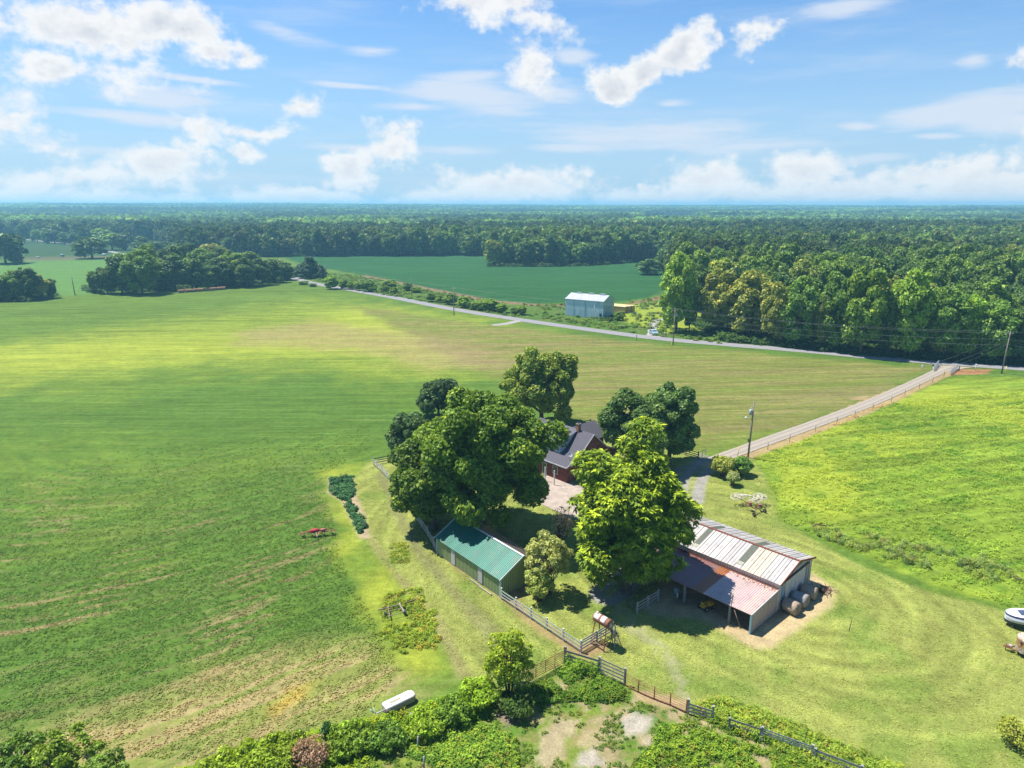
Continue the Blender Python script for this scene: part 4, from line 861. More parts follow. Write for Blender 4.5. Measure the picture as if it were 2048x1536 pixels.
for y in (3.7, 9.1):
    m = MB(); m.box(-.07, -.028, y - .4, y + .4, .1, ES - .12, (.42, .4, .39)); m.build('door', M_PAINT, shed)
m = MB(); m.box(-.62, -.48, .9, 3.2, 0, .14, (.34, .28, .22)); m.box(-.5, -.37, 3.1, 5.2, 0, .12, (.3, .26, .2))
tb = m.build('timber_beam', M_WOOD, None); tb.location = g0; tb.rotation_euler.z = math.radians(39.5); tag(tb, 'pale square timbers lying in the dirt along the green shed', 'timber')

# tin roofed barn with lean-to
b0 = Vector((28.32, 64.63, 0)); barn = empty('tin_barn', b0, math.radians(43.5), 'old pinkish white tin barn with patched roof and an open lean-to', 'barn'); LB, WB, EB, RB = 15.9, 8.1, 3.35, 4.45
PW = (.66, .53, .46); PWD = (.38, .31, .29); BLU = (.22, .36, .42)
m = MB(); m.box(0, t, 0, LB, 0, EB, PW); m.box(WB - t, WB, 0, LB, 0, EB, PW)
for y in (0, LB - t):
    m.add([(0, y, 0), (WB, y, 0), (WB, y, EB), (WB / 2, y, RB), (0, y, EB), (0, y + t, 0), (WB, y + t, 0), (WB, y + t, EB), (WB / 2, y + t, RB), (0, y + t, EB)], [(0, 1, 2, 3, 4), (9, 8, 7, 6, 5)], PW)
ribs_wall(m, (0, LB), (0, 0), 2.6, lambda q: EB, PW, PWD, .3, (-1, 0)); ribs_wall(m, (0, 0), (WB, 0), 0, lambda q: EB + (RB - EB) * (1 - abs(2 * q - 1)), PW, PWD, .3, (0, -1))
for (a, b, c) in ((.75, .98, BLU), (1.0, 1.28, (.28, .42, .5)), (6.35, 6.75, (.14, .22, .27)), (7.3, 7.42, (.2, .2, .16))): m.box(a, b, -.034, -.028, .02, EB - .1, c)
m.add([(2.6, -.036, 3.72), (4.05, -.036, 4.2), (5.2, -.036, 3.95), (5.2, -.036, 3.72)], [(0, 3, 2, 1)], (.1, .2, .14))
m.build('wall', M_PAINT, barn)
for (a, b) in ((1.45, 3.85), (3.9, 6.25)):
    m = MB(); m.box(a, b, -.1, -.045, .08, 3.05, (.7, .58, .52))
    for k in range(1, 8): m.box(a + (b - a) * k / 8 - .012, a + (b - a) * k / 8 + .012, -.106, -.1, .1, 3.03, (.26, .24, .24))
    m.box(b - .03, b, -.108, -.1, .08, 3.05, (.06, .05, .06)); m.build('sliding_door', M_PAINT, barn)
m = MB(); m.bar((.55, -.13, 3.16), (6.9, -.13, 3.22), .12, .14, (.05, .045, .045)); m.build('door_track', M_RUSTY, barn)
GRY = [(.43, .4, .37), (.37, .35, .335), (.45, .42, .385), (.4, .375, .355)]; CRM = (.5, .455, .35)
def fr(i, n):
    y = (i + .5) / n * LB
    if 2.2 < y < 4.3: return tuple(c * rB.uniform(.95, 1.04) for c in CRM)
    c = GRY[(0, 1, 2, 3, 1, 0, 2, 1, 3, 0, 2, 1, 0, 3, 2, 0, 1, 3, 2, 0)[i % 20]]; u_ = rB.uniform(.98, 1.18); return tuple(k * u_ for k in c)
def bk(i, n):
    y = (i + .5) / n * LB
    if 4.6 < y < 6.2 or y > 12.5: return tuple(c * rB.uniform(.9, 1.0) for c in (.38, .35, .29))
    c = GRY[(2, 1, 0, 2, 0, 3, 0, 1, 0, 2, 0, 3, 0, 2, 0, 1)[i % 16]]; u_ = rB.uniform(1.0, 1.15); return tuple(k * u_ for k in c)
m = MB(); slope(m, -.22, EB - .03, WB / 2, RB + .04, -.25, LB + .2, .03, fr, .78, .39, None, .02)
for i in range(1, 20): y = i * .78 * (LB + .45) / (LB + .45); m.bar((-.2, y - .25, EB + .02), (WB / 2 - .1, y - .25, RB + .07), .025, .02, (.28, .25, .23))
m.build('roof_panel', M_METAL, barn, 'front roof slope of grey and cream sheets'); m = MB(); slope(m, WB + .22, EB - .03, WB / 2 + .01, RB + .03, -.25, LB + .2, .03, bk, .78, .39, None, .02)
for i in range(1, 20): y = i * .78; m.bar((WB + .2, y - .25, EB + .02), (WB / 2 + .1, y - .25, RB + .06), .025, .02, (.3, .27, .25))
m.build('roof_panel', M_METAL, barn)
def sk(xa, xb, y0, y1, col):
    s_ = (RB - EB + .07) / (WB / 2 + .22); z = lambda x: EB - .03 + s_ * ((x + .22) if x < WB / 2 else (WB + .22 - x)) + .045
    m = MB(); m.add([(xa, y0, z(xa)), (xb, y0, z(xb)), (xb, y1, z(xb)), (xa, y1, z(xa))], [(0, 1, 2, 3) if xb > xa else (0, 3, 2, 1)], col)
    for k in range(1, 5): y = y0 + (y1 - y0) * k / 5; m.bar((xa, y, z(xa) + .01), (xb, y, z(xb) + .01), .03, .02, tuple(c * .8 for c in col))
    return m
for y0 in (4.5, 10.2):
    sk(.85, 3.9, y0, y0 + .7, (.13, .14, .1)).build('skylight', M_METAL, barn); sk(.3, .84, y0, y0 + .75, (.4, .39, .3)).build('skylight', M_METAL, barn); sk(6.9, 4.3, y0, y0 + .7, (.16, .17, .12)).build('skylight', M_METAL, barn)
RST = (.2, .06, .035); m = MB(); m.bar((WB / 2, -.3, RB + .09), (WB / 2, LB + .25, RB + .09), .24, .05, RST); m.build('ridge_cap', M_RUSTY, barn)
for sgn, x0 in ((1, -.27), (-1, WB + .27)):
    m = MB(); m.bar((x0, -.29, EB - .02), (WB / 2, -.29, RB + .07), .08, .2, RST); m.build('rake_trim', M_RUSTY, barn)
# lean-to on the x<0 side
LD = 5.75; zl, zh = 2.2, 2.62
def lt(i, n):
    y = (i + .5) / n * LB
    if y < 5.2: return tuple(c * rB.uniform(.94, 1.05) for c in (.58, .42, .38))
    if y < 6.6: return tuple(c * rB.uniform(.8, 1.2) for c in (.34, .12, .05))
    return tuple(c * rB.uniform(.9, 1.1) for c in (.27, .14, .135))
m = MB(); slope(m, -LD - .12, zl, -.02, zh, -.05, LB, .03, lt, .7, .23, None, .03); 
for k in range(60): x = -.35 - rB.random() * .5; y = rB.uniform(0, 6); z = zl + (zh - zl) * (x + LD) / LD + .04; m.box(x, x + rB.uniform(.1, .3), y, y + .06, z, z + .004, (.22, .07, .03))
m.build('lean_to_roof', M_METAL, barn)
m = MB(); m.bar((-.1, -.05, zh + .05), (-.1, LB, zh + .05), .2, .05, (.2, .07, .04)); m.build('flashing', M_RUSTY, barn)
m = MB(); m.add([(-LD, -.02, 0), (-.01, -.02, 0), (-.01, -.02, zh), (-LD, -.02, zl), (-LD, .03, 0), (-.01, .03, 0), (-.01, .03, zh), (-LD, .03, zl)], [(0, 1, 2, 3), (7, 6, 5, 4), (0, 3, 7, 4), (3, 2, 6, 7)], (.5, .39, .32))
ribs_wall(m, (-LD, -.02), (0, -.02), 0, lambda q: zl + (zh - zl) * q, PW, (.28, .22, .18), .3, (0, -1)); m.build('lean_to_wall', M_PAINT, barn)
m = MB(); m.box(-LD - .1, -LD + .12, -.06, .12, 0, zl, (.2, .33, .39)); m.build('corner_trim', M_PAINT, barn); m = MB(); m.bar((-LD - .14, -.07, zl + .03), (0, -.07, zh + .03), .05, .12, (.42, .45, .46)); m.build('rake_trim', M_PAINT, barn, 'pale trim on the lean-to edge')
for y in (2.44, 7.8, 12.6):
    m = MB(); m.box(-LD + .02, -LD + .22, y - .1, y + .1, 0, zl, (.25, .24, .22)); m.build('post', M_WOOD, barn)
m = MB(); m.bar((-LD + .1, 0, zl - .13), (-LD + .1, LB, zl - .13), .06, .2, (.12, .09, .08)); m.build('beam', M_WOOD, barn)
def at(o, x, y, z=0): return o.matrix_world @ Vector((x, y, z)) if False else Matrix.Translation(o.location) @ Matrix.Rotation(o.rotation_euler.z, 4, 'Z') @ Vector((x, y, z))
m = MB(); m.tube([(0, 0, 0), (.1, .8, 1.9)], .05, 6, (.2, .14, .1)); o = m.build('board', M_WOOD); o.location = at(barn, -LD + .1, 1.1); o.rotation_euler.z = math.radians(60); tag(o, 'loose stick leaning against the middle post of the lean-to', 'board')
m = MB(); m.bar((0, 0, 0), (2.3, .3, 0.02), .09, .035, (.34, .3, .25)); o = m.build('board', M_WOOD); o.location = at(barn, -LD - .35, 2.2, zl + .1); o.rotation_euler = (0, -.08, math.radians(60)); tag(o, 'long thin board lying on the lean-to roof', 'board')

# riding mower under the lean-to
mo = empty('riding_mower', at(barn, -LD + .75, 5.45), math.radians(43.5 - 100), 'yellow riding mower parked under the lean-to roof', 'mower')
YM = (.75, .38, .015)
m = MB(); m.box(-.42, .42, -.8, .75, .28, .42, (.03, .03, .03)); m.box(-.36, .36, .1, .8, .42, .66, YM); m.lathe([(0, .3), (.15, .36), (.9, .36), (1, .25)], (0, .05, .5), (0, .85, .5), 14, YM, 1, .7); m.build('hood', M_PAINT, mo)
m = MB(); m.box(-.3, .3, -.75, -.1, .42, .6, YM); m.box(-.24, .24, -.62, -.2, .6, .7, (.5, .3, .03)); m.box(-.22, .22, -.7, -.6, .66, 1.0, (.5, .3, .03)); m.build('seat', M_PAINT, mo)
m = MB(); m.torus((0, .02, .98), (0, -.4, 1), .17, .02, 14, 5, (.02, .02, .02)); m.tube([(0, .15, .6), (0, .02, .98)], .02, 5, (.02, .02, .02)); m.build('steering_wheel', M_RUBBER, mo)
m = MB(); m.lathe([(0, .5), (.2, .62), (.8, .62), (1, .5)], (0, 0, .12), (0, 0, .28), 18, (.04, .04, .04)); m.build('cutting_deck', M_PAINT, mo)
for x, y, r in ((-.45, .6, .2), (.45, .6, .2), (-.48, -.5, .29), (.48, -.5, .29)):
    w_ = MB(); w_.torus((x, y, r), (1, 0, 0), r * .7, r * .3, 16, 6, (.02, .02, .02)); w_.cyl((x - .05, y, r), (x + .05, y, r), r * .45, 10, YM); w_.build('wheel', M_RUBBER, mo)
bn = MB(); bn.lathe([(0, .28), (1, .33)], (0, 0, 0), (0, 0, .95), 14, (.25, .3, .3)); o = bn.build('barrel', M_PAINT); o.location = at(barn, -LD + .7, 9.2); tag(o, 'grey green barrel in the shade at the far end of the lean-to', 'barrel')
bn = MB(); bn.lathe([(0, .1), (.8, .11), (1, .06)], (0, 0, 0), (0, 0, .6), 10, (.6, .62, .64)); bn.box(-.03, .03, -.12, .12, .6, .66, (.5, .5, .5)); o = bn.build('canister', M_PAINT); o.location = at(barn, -LD + .3, 8.8); tag(o, 'small white canister beside the barrel under the lean-to', 'canister')

# round bales
def bale(name, loc, ang, r, L, label, group, me_=None, col=(.26, .215, .19)):
    e = empty(name, loc, ang, label, 'hay bale', group)
    if me_ is None:
        rng = random.Random(int(r * 1000)); a = MB(); n = 28; prof = [(0, .001), (0, r * .5), (0.01, r * .9), (.035, r), (.3, r * 1.012), (.5, r), (.75, r * 1.015), (.965, r), (.99, r * .9), (1, r * .5), (1, .001)]
        a.lathe(prof, (0, -L / 2, r * .97), (0, L / 2, r * .97), n, col)
        a.v = [(x * (1 + rng.uniform(-.012, .012)), y + rng.uniform(-.02, .02), max(0.0, z * (1 + rng.uniform(-.012, .012)))) for x, y, z in a.v]
        e1 = MB(); 
        for sgn in (-1, 1):
            for k in range(5): e1.torus((0, sgn * (L / 2 + .004), r * .97), (0, 1, 0), r * (.16 + .17 * k), .035, 26, 4, tuple(c * (1.25 if k % 2 else .95) for c in (.33, .25, .16)))
        me_ = (a.mesh('bale_roll'), e1.mesh('bale_end'))
    link('roll', me_[0], M_HAY, e); link('end', me_[1], M_HAY, e); return e, me_
BL = [(.95, 'grey round hay bale nearest the lean-to by the barn door', .72), (3.0, 'middle round hay bale of the three by the barn door, bluish on top', .74), (5.2, 'farthest round hay bale of the three by the barn door', .7)]
for (x, lb, r) in BL: bale('hay_bale', at(barn, x, -1.15), math.radians(43.5 + 4 * (x - 3)), r, 1.55, lb, None, None, (.34, .27, .2) if x != 3.0 else (.3, .29, .28))
bm = None; fa, fb = G(356, 586), G(452, 579)
for i in range(15):
    p = fa.lerp(fb, (i + .5) / 15); _, bm = bale('hay_bale', p + Vector((rB.uniform(-.2, .2), rB.uniform(-.3, .3), 0)), math.atan2((fb - fa).y, (fb - fa).x) - math.pi / 2, .8, 1.5, 'round hay bale, ' + ORD[i] + (' from the left' if i else ' one') + ' in the long row before the left wood', 'far row of round hay bales', bm, (.32, .18, .1))
# scrap by the barn
rs = random.Random(8); m = MB()
for i in range(34):
    a = Vector((rs.uniform(-.9, 1.0), rs.uniform(-1.0, .9), rs.uniform(.02, .3))); d = Vector((rs.uniform(-1, 1), rs.uniform(-1, 1), rs.uniform(-.15, .3))).normalized() * rs.uniform(.4, 1.2)
    m.tube([a, a + d * .5 + Vector((0, 0, rs.uniform(0, .15))), a + d], .028, 5, (.1, .05, .04))
m.torus((-.3, -.4, .3), (1, .3, .1), .28, .1, 14, 6, (.03, .03, .03)); o = m.build('scrap_heap', M_RUSTY); o.location = at(barn, 7.6, -1.7); tag(o, 'tangle of rusty scrap iron behind the round bales', 'scrap heap')

# house
h0 = Vector((13.09, 103.24, 0)); house = empty('brick_house', h0, math.radians(42.4), 'red brick house with grey shingle roof and a pale blue dormer', 'house'); LH = 12.0; BR_ = (1, 1, 1)
SH = (.12, .115, .135); pr = [(-6.3, 2.75), (-3.2, 4.05), (0, 6.8), (3.2, 4.05), (6.3, 2.75)]
m = MB()
wp = [(-5.9, 0), (5.9, 0), (5.9, 2.7), (3.2, 3.9), (0, 6.65), (-3.2, 3.9), (-5.9, 2.7)]
for y in (.25, LH - .25): m.add([(x, y, z) for x, z in wp], [tuple(range(7))], BR_)
m.box(-5.9, -5.82, .3, LH - .3, 0, 2.75, BR_); m.box(5.82, 5.9, .3, LH - .3, 0, 2.75, BR_); m.build('wall', M_BRICK, house)
m = MB()
for (a, b) in zip(pr[:-1], pr[1:]):
    if b[0] <= 0: slope(m, a[0], a[1], b[0], b[1], 0, LH, .1, lambda i, n: SH, None, 0)
    else: slope(m, b[0], b[1], a[0], a[1], 0, LH, .1, lambda i, n: SH, None, 0)
for k in range(1, 26):
    for (a, b) in ((pr[0], pr[1]), (pr[1], pr[2])):
        q = k / 26; x = a[0] + (b[0] - a[0]) * q; z = a[1] + (b[1] - a[1]) * q; m.box(x - .02, x + .02, .01, LH - .01, z, z + .014, (.1, .095, .11))
m.build('roof', M_SHINGLE, house)
m = MB()
for y in (-.05, LH + .05):
    for (a, b) in zip(pr[:-1], pr[1:]): m.bar((a[0], y, a[1] - .03), (b[0], y, b[1] - .03), .06, .18, (.45, .44, .44))
m.bar((-6.34, -.05, 2.7), (-6.34, LH, 2.7), .08, .16, (.45, .45, .45)); m.build('roof_trim', M_PAINT, house)
dz = lambda x: 6.72 + (x + .2) * .30
dm = MB(); y0, y1 = 3.45, 10.2; xo = -4.15; PB = (.34, .43, .5)
dm.box(xo, xo + .1, y0, y1, 3.5, dz(xo) - .05, PB)
for y in (y0, y1 - .08): dm.add([(xo, y, 3.5), (xo, y, dz(xo) - .05), (-.3, y, 6.6), (-.3, y, 5.5), (xo, y + .08, 3.5), (xo, y + .08, dz(xo) - .05), (-.3, y + .08, 6.6), (-.3, y + .08, 5.5)], [(0, 1, 2, 3), (7, 6, 5, 4)], PB)
dorm = dm.build('dormer', M_PAINT, house)
m = MB(); slope(m, xo - .4, dz(xo - .4), 0, 6.86, y0 - .25, y1 + .25, .08, lambda i, n: SH, None, 0); m.build('dormer_roof', M_SHINGLE, dorm)
m = MB(); m.bar((xo - .42, y0 - .28, dz(xo - .42) - .03), (xo - .42, y1 + .28, dz(xo - .42) - .03), .05, .14, (.5, .5, .5)); m.build('trim', M_PAINT, dorm)
for y in (4.4, 6.6, 8.6): m = MB(); m.box(xo - .03, xo - .01, y, y + .9, 4.15, 5.0, (.03, .04, .05)); m.box(xo - .05, xo - .02, y - .08, y, 4.1, 5.05, (.5, .5, .5)); m.box(xo - .05, xo - .02, y + .9, y + .98, 4.1, 5.05, (.5, .5, .5)); m.build('window', M_PAINT, dorm)
cm_ = MB(); cm_.box(-.45, .2, 3.0, 3.55, 5.8, 7.75, (.3, .16, .09)); cm_.box(-.5, .25, 2.95, 3.6, 7.75, 7.87, (.2, .17, .15)); cm_.cyl((-.12, 3.27, 7.87), (-.12, 3.27, 8.15), .13, 10, (.05, .05, .05)); cm_.build('chimney', M_WOOD, house)
m = MB()
slope(m, 0, 0, 2.4, 1.9, 0, 5, .08, lambda i, n: SH, None, 0)
cg = MB(); yc = 5.9
cg.add([(1.2, yc, 6.35), (6.9, yc, 6.35), (6.9, yc - 2.6, 4.1), (3.2, yc - 2.6, 4.1), (6.9, yc + 2.6, 4.1), (3.2, yc + 2.6, 4.1)], [(0, 3, 2, 1), (0, 1, 4, 5)], SH); cg.build('rear_gable_roof', M_SHINGLE, house)
m = MB(); m.add([(6.6, yc - 2.4, 0), (6.6, yc + 2.4, 0), (6.6, yc + 2.4, 4.1), (6.6, yc, 6.2), (6.6, yc - 2.4, 4.1)], [(0, 1, 2, 3, 4)], BR_); m.box(5.9, 6.6, yc - 2.4, yc - 2.32, 0, 4.1, BR_); m.box(5.9, 6.6, yc + 2.32, yc + 2.4, 0, 4.1, BR_); m.build('rear_gable_wall', M_BRICK, house)
for (y, z0_, z1_) in ((2.2, .9, 2.2), (7.5, .9, 2.2)):
    m = MB(); m.box(-5.96, -5.92, y, y + 1.2, z0_, z1_, (.5, .5, .5)); f = m.build('window', M_PAINT, house); m = MB(); m.box(-5.985, -5.965, y + .08, y + 1.12, z0_ + .08, z1_ - .08); m.build('pane', M_GLASS, f)
m = MB(); m.box(-5.96, -5.92, 4.6, 5.6, 0, 2.15, (.5, .5, .5)); d_ = m.build('door', M_PAINT, house); m = MB(); m.box(-5.99, -5.96, 4.7, 5.5, .3, 2.0); m.build('pane', M_GLASS, d_)
m = MB(); m.box(-2.2, -1.2, .16, .22, .9, 2.2, (.5, .5, .5)); f = m.build('window', M_PAINT, house); m = MB(); m.box(-2.12, -1.28, .13, .155, .98, 2.12); m.build('pane', M_GLASS, f)
for (y) in (1.0, 3.0, 5.8, 8.8):
    m = MB(); m.box(-7.95, -7.8, y, y + .15, 0, 2.45, (.5, .5, .5)); m.build('porch_post', M_PAINT, house)
dish = empty('satellite_dish', at(house, -4.75, .75, 3.6), math.radians(30), 'white satellite dish on the lower corner of the shingle roof', 'satellite dish')
m = MB(); q = 14; vs = [(0, 0, 0)]; fs = []
for j in (1, 2, 3):
    for k in range(q): a = 2 * math.pi * k / q; r_ = .38 * j / 3; vs.append((r_ * math.cos(a), r_ * math.sin(a), .09 * (j / 3) ** 2))
for k in range(q):
    fs.append((0, 1 + k, 1 + (k + 1) % q))
    for j in (0, 1): fs.append((1 + j * q + k, 1 + (j + 1) * q + k, 1 + (j + 1) * q + (k + 1) % q, 1 + j * q + (k + 1) % q))
R_ = Matrix.Translation((0, 0, .75)) @ Matrix.Rotation(math.radians(58), 4, 'X'); m.add([R_ @ Vector(v) for v in vs], fs, (.6, .6, .6), True); m.build('reflector', M_PAINT, dish)
m = MB(); m.tube([(0, .1, -.1), (0, .1, .5), (0, .02, .75)], .03, 6, (.2, .2, .2)); m.tube([(0, 0, .7), (0, -.45, .85)], .02, 5, (.3, .3, .3)); m.box(-.05, .05, -.5, -.42, .8, .9, (.5, .5, .5)); m.build('mount', M_PAINT, dish)
# patio
pm, ptr = mat_new('concrete'); pq = NT(ptr); pp = pq.n('ShaderNodeNewGeometry').outputs['Position']; pn = pq.noise(pp, .8, 7, .65)
pq.bsdf(pq.mix(pq.ss(pn, .35, .75), (.38, .31, .25), (.24, .2, .17)), .9, 0, pq.noise(pp, 9, 3), .2, .01)
P4 = [at(house, x, y, .06) for x, y in ((-5.9, 4.5), (-14.2, 3.0), (-14.4, -7.5), (-13, -13.5), (-5.5, -13.5), (-5.2, -.3))]
m = MB(); m.poly([tuple(v) for v in P4]); 
for a, b in zip(P4, P4[1:] + P4[:1]): m.poly([tuple(a), (a.x, a.y, -.1), (b.x, b.y, -.1), tuple(b)])
o = m.build('patio', pm); tag(o, kind='structure')
# things half seen on the patio under the nut tree
for (x, y, c, lb) in ((-9.5, -6.0, (.1, .13, .17), 'dark blue car half hidden under the nut tree on the concrete yard'),):
    pass

# pale blue metal building beyond the road, stacked yellow boxes
k0 = Vector((34.9, 260.3, 0)); kb = empty('metal_building', k0, math.radians(57), 'tall pale blue metal building beyond the road', 'building'); LK, WK, EK, RK = 16.4, 9.8, 6.7, 8.5; CB = (.46, .6, .64)
m = MB(); m.box(0, t, 0, LK, 0, EK, CB); m.box(WK - t, WK, 0, LK, 0, EK, CB)
for y in (0, LK - t):
    m.add([(0, y, 0), (WK, y, 0), (WK, y, EK), (WK / 2, y, RK), (0, y, EK), (0, y + t, 0), (WK, y + t, 0), (WK, y + t, EK), (WK / 2, y + t, RK), (0, y + t, EK)], [(0, 1, 2, 3, 4), (9, 8, 7, 6, 5)], CB)
ribs_wall(m, (0, LK), (0, 0), 0, lambda q: EK, CB, (.4, .53, .58), .6, (-1, 0)); ribs_wall(m, (0, 0), (WK, 0), 0, lambda q: EK, CB, (.4, .53, .58), .6, (0, -1)); m.build('wall', M_PAINT, kb)
m = MB(); slope(m, -.2, EK - .04, WK / 2, RK + .04, -.2, LK + .2, .04, lambda i, n: tuple(c * rB.uniform(.93, 1.05) for c in (.44, .46, .49)), 1.6, .6); m.build('roof_panel', M_METAL, kb); m = MB(); slope(m, WK + .2, EK - .04, WK / 2 + .01, RK + .03, -.2, LK + .2, .04, lambda i, n: (.44, .46, .49), 1.6, .6); m.build('roof_panel', M_METAL, kb)
for y in (2.6, 7.6, 12.8): m = MB(); m.box(WK / 2 - .35, WK / 2 + .35, y - 1.1, y + 1.1, RK, RK + .45, (.4, .44, .45)); m.build('roof_vent', M_METAL, kb)
m = MB(); m.box(-.06, -.03, .5, 1.5, .3, 2.0, (.015, .015, .02)); m.build('doorway_shade', M_PAINT, kb)  # near-black panel painted for the shade inside the open doorway
for y in (1.9, 7.6, 12.6): m = MB(); m.box(-.12, -.03, y, y + .12, (0 if y > 5 else 4.9), EK - .1, (.17, .25, .29)); m.build('downpipe', M_PAINT, kb)
m = MB(); m.tube([(2, -.15, 0), (2, -.15, 2.4), (7.5, -.4, 4.5)], .06, 5, (.22, .28, .3)); m.tube([(5, -.15, 0), (5, -.2, 3.5)], .05, 5, (.22, .28, .3)); m.build('pipework', M_METAL, kb)
for i in range(3):
    p = G(1249.4, 626.8).lerp(G(1271.8, 623.3), i / 2.9); o = MB(); YB = (.52, .36, .12); o.box(0, 2.3, 0, 9.5, .12, 2.5, YB); o.box(-.06, 2.36, -.06, 9.56, 2.5, 2.62, (.58, .44, .2)); o.box(.1, 2.2, .1, 9.4, 0, .12, (.2, .14, .06))
    for k in range(10): o.box(-.04, 2.34, k * 1.02 + .1, k * 1.02 + .22, .12, 2.5, (.42, .27, .08))
    ob = o.build('storage_box', M_PAINT); ob.location = p; ob.rotation_euler.z = math.radians(57)
    tag(ob, ('yellow storage box nearest the pale blue building', 'middle one of the three yellow storage boxes', 'yellow storage box farthest right behind the blue building')[i], 'storage box')
for i, (x, yb, yt, lb) in enumerate(((1187.7, 648, 610, 'thin pole in front of the pale blue building'), (1195, 641, 621, 'short pipe post at the corner of the blue building'), (1118, 632, 617, 'pipe frame post left of the blue building'), (1124, 630, 617, 'second pipe frame post left of the blue building'))):
    m = MB(); m.tube([(0, 0, 0), (0, 0, HT(x, yb, yt))], .09, 6, (.3, .33, .33)); o = m.build('pipe_post', M_METAL); o.location = G(x, yb); tag(o, lb, 'post')
# pale car on the side track
def car(loc, ang, label, body=(.32, .45, .52), s=1.0, name='parked_car'):
    e = empty(name, loc, ang, label, 'car'); e.scale = (s, s, s)
    prof = [(-2.2, .35), (-2.25, .75), (-2.1, .95), (-1.3, 1.02), (-.9, 1.05), (-.3, 1.45), (1.1, 1.48), (1.9, 1.1), (2.2, 1.0), (2.25, .4)]
    m = MB(); n = len(prof)
    vs = [(sx_ * (.86 if 1.2 < z else .92), y, z) for sx_ in (-1, 1) for y, z in prof]
    m.add(vs, [tuple(range(n))[::-1], tuple(range(n, 2 * n))] + [(i, i + 1, n + i + 1, n + i) for i in range(n - 1)] + [(n - 1, 0, n, 2 * n - 1)], body); m.build('body', M_METAL, e)
    m = MB(); m.add([(-.78, -.87, 1.08), (.78, -.87, 1.08), (.7, -.36, 1.44), (-.7, -.36, 1.44)], [(0, 1, 2, 3)]); m.build('windshield', M_GLASS, e)
    m = MB(); m.add([(-.72, 1.2, 1.46), (.72, 1.2, 1.46), (.78, 1.86, 1.14), (-.78, 1.86, 1.14)], [(0, 1, 2, 3)]); m.build('rear_window', M_GLASS, e)
    for sx_ in (-1, 1):
        m = MB(); m.add([(sx_ * .925, -.7, 1.08), (sx_ * .88, -.3, 1.38), (sx_ * .88, 1.05, 1.4), (sx_ * .925, 1.6, 1.1)], [(0, 1, 2, 3) if sx_ < 0 else (3, 2, 1, 0)]); m.build('side_window', M_GLASS, e)
        m = MB(); m.box(sx_ * .8 - .12, sx_ * .8 + .12, -2.29, -2.2, .62, .78, (.6, .6, .6)); m.build('headlight', M_PAINT, e)
        for y in (-1.35, 1.4):
            m = MB(); m.torus((sx_ * .85, y, .33), (1, 0, 0), .23, .1, 16, 6, (.02, .02, .02)); m.cyl((sx_ * .8, y, .33), (sx_ * .93, y, .33), .16, 10, (.3, .3, .3)); m.build('wheel', M_RUBBER, e)
    return e
car(G(1308, 669) + Vector((0, .5, 0)), math.radians(8), 'pale blue grey car stopped on the gravel track across the road')

# ------------------------------------------------------------------ fences and gates
def plank_fence(name, pts, label, cat='fence', h=1.35, col=(.42, .41, .4), levels=(.35, .72, 1.1), sp=2.45, pw=.14, rh=.15, mat=None, group=None, side=.09, gappy=0):
    mat = mat or M_WOOD; P = smooth_path(pts, sp) if len(pts) > 2 else [Vector(pts[0]).lerp(Vector(pts[1]), k / max(1, round((Vector(pts[1]) - Vector(pts[0])).length / sp))) for k in range(max(1, round((Vector(pts[1]) - Vector(pts[0])).length / sp)) + 1)]
    e = empty(name, P[0], 0, label, cat, group); o0 = P[0]; rr = random.Random(len(label)); pm_ = None
    m = MB(); m.box(-pw / 2, pw / 2, -pw / 2, pw / 2, -.1, h, col); m.box(-pw / 2 - .015, pw / 2 + .015, -pw / 2 - .015, pw / 2 + .015, h, h + .03, tuple(c * 1.1 for c in col)); pm_ = m.mesh('post')
    for p in P:
        o = link('post', pm_, mat, e, p - o0); o.rotation_euler = (rr.uniform(-.02, .02) * (1 + gappy * 3), rr.uniform(-.02, .02) * (1 + gappy * 3), math.atan2((P[-1] - P[0]).y, (P[-1] - P[0]).x))
    for z in levels:
        m = MB()
        for a, b in zip(P[:-1], P[1:]):
            if gappy and rr.random() < gappy: continue
            d = (b - a); d.normalize(); off = Vector((-d.y, d.x, 0)) * side; j = rr.uniform(-.015, .015) * (1 + gappy * 5)
            m.bar(a - o0 + off + Vector((0, 0, z + j)), b - o0 + off + Vector((0, 0, z + rr.uniform(-.015, .015))), .03, rh, tuple(c * rr.uniform(.85, 1.1) for c in col))
        if m.v: m.build('rail', mat, e)
    return e
WF = (.44, .42, .39)
plank_fence('plank_fence', [G(748, 930), G(764, 945), G(785, 968), G(805, 998), G(830, 1035), G(856, 1072), G(875, 1108)], 'white plank fence curving along the west side of the yard trees', col=WF, side=-.09)
plank_fence('plank_fence', [G(748, 930), G(1180, 851)], 'dark plank fence along the back of the yard beside the hay field', col=(.13, .13, .125))
plank_fence('plank_fence', [G(1180, 851), G(1396, 918)], 'plank fence from the back corner of the yard to the driveway gate', col=(.2, .19, .18))
plank_fence('plank_fence', [G(1003, 1198), G(1162, 1305)], 'white plank fence running from the green shed to its corner post', col=WF, side=-.09)
plank_fence('plank_fence', [G(1162, 1305), G(1224, 1268)], 'short white plank fence beside the rusty fuel tank', col=(.36, .35, .34), levels=(.3, .62, .95, 1.2))
plank_fence('plank_fence', [G(1274, 1227), G(1316, 1201)], 'short pale plank fence under the nut tree next to the lean-to', col=(.34, .33, .31))
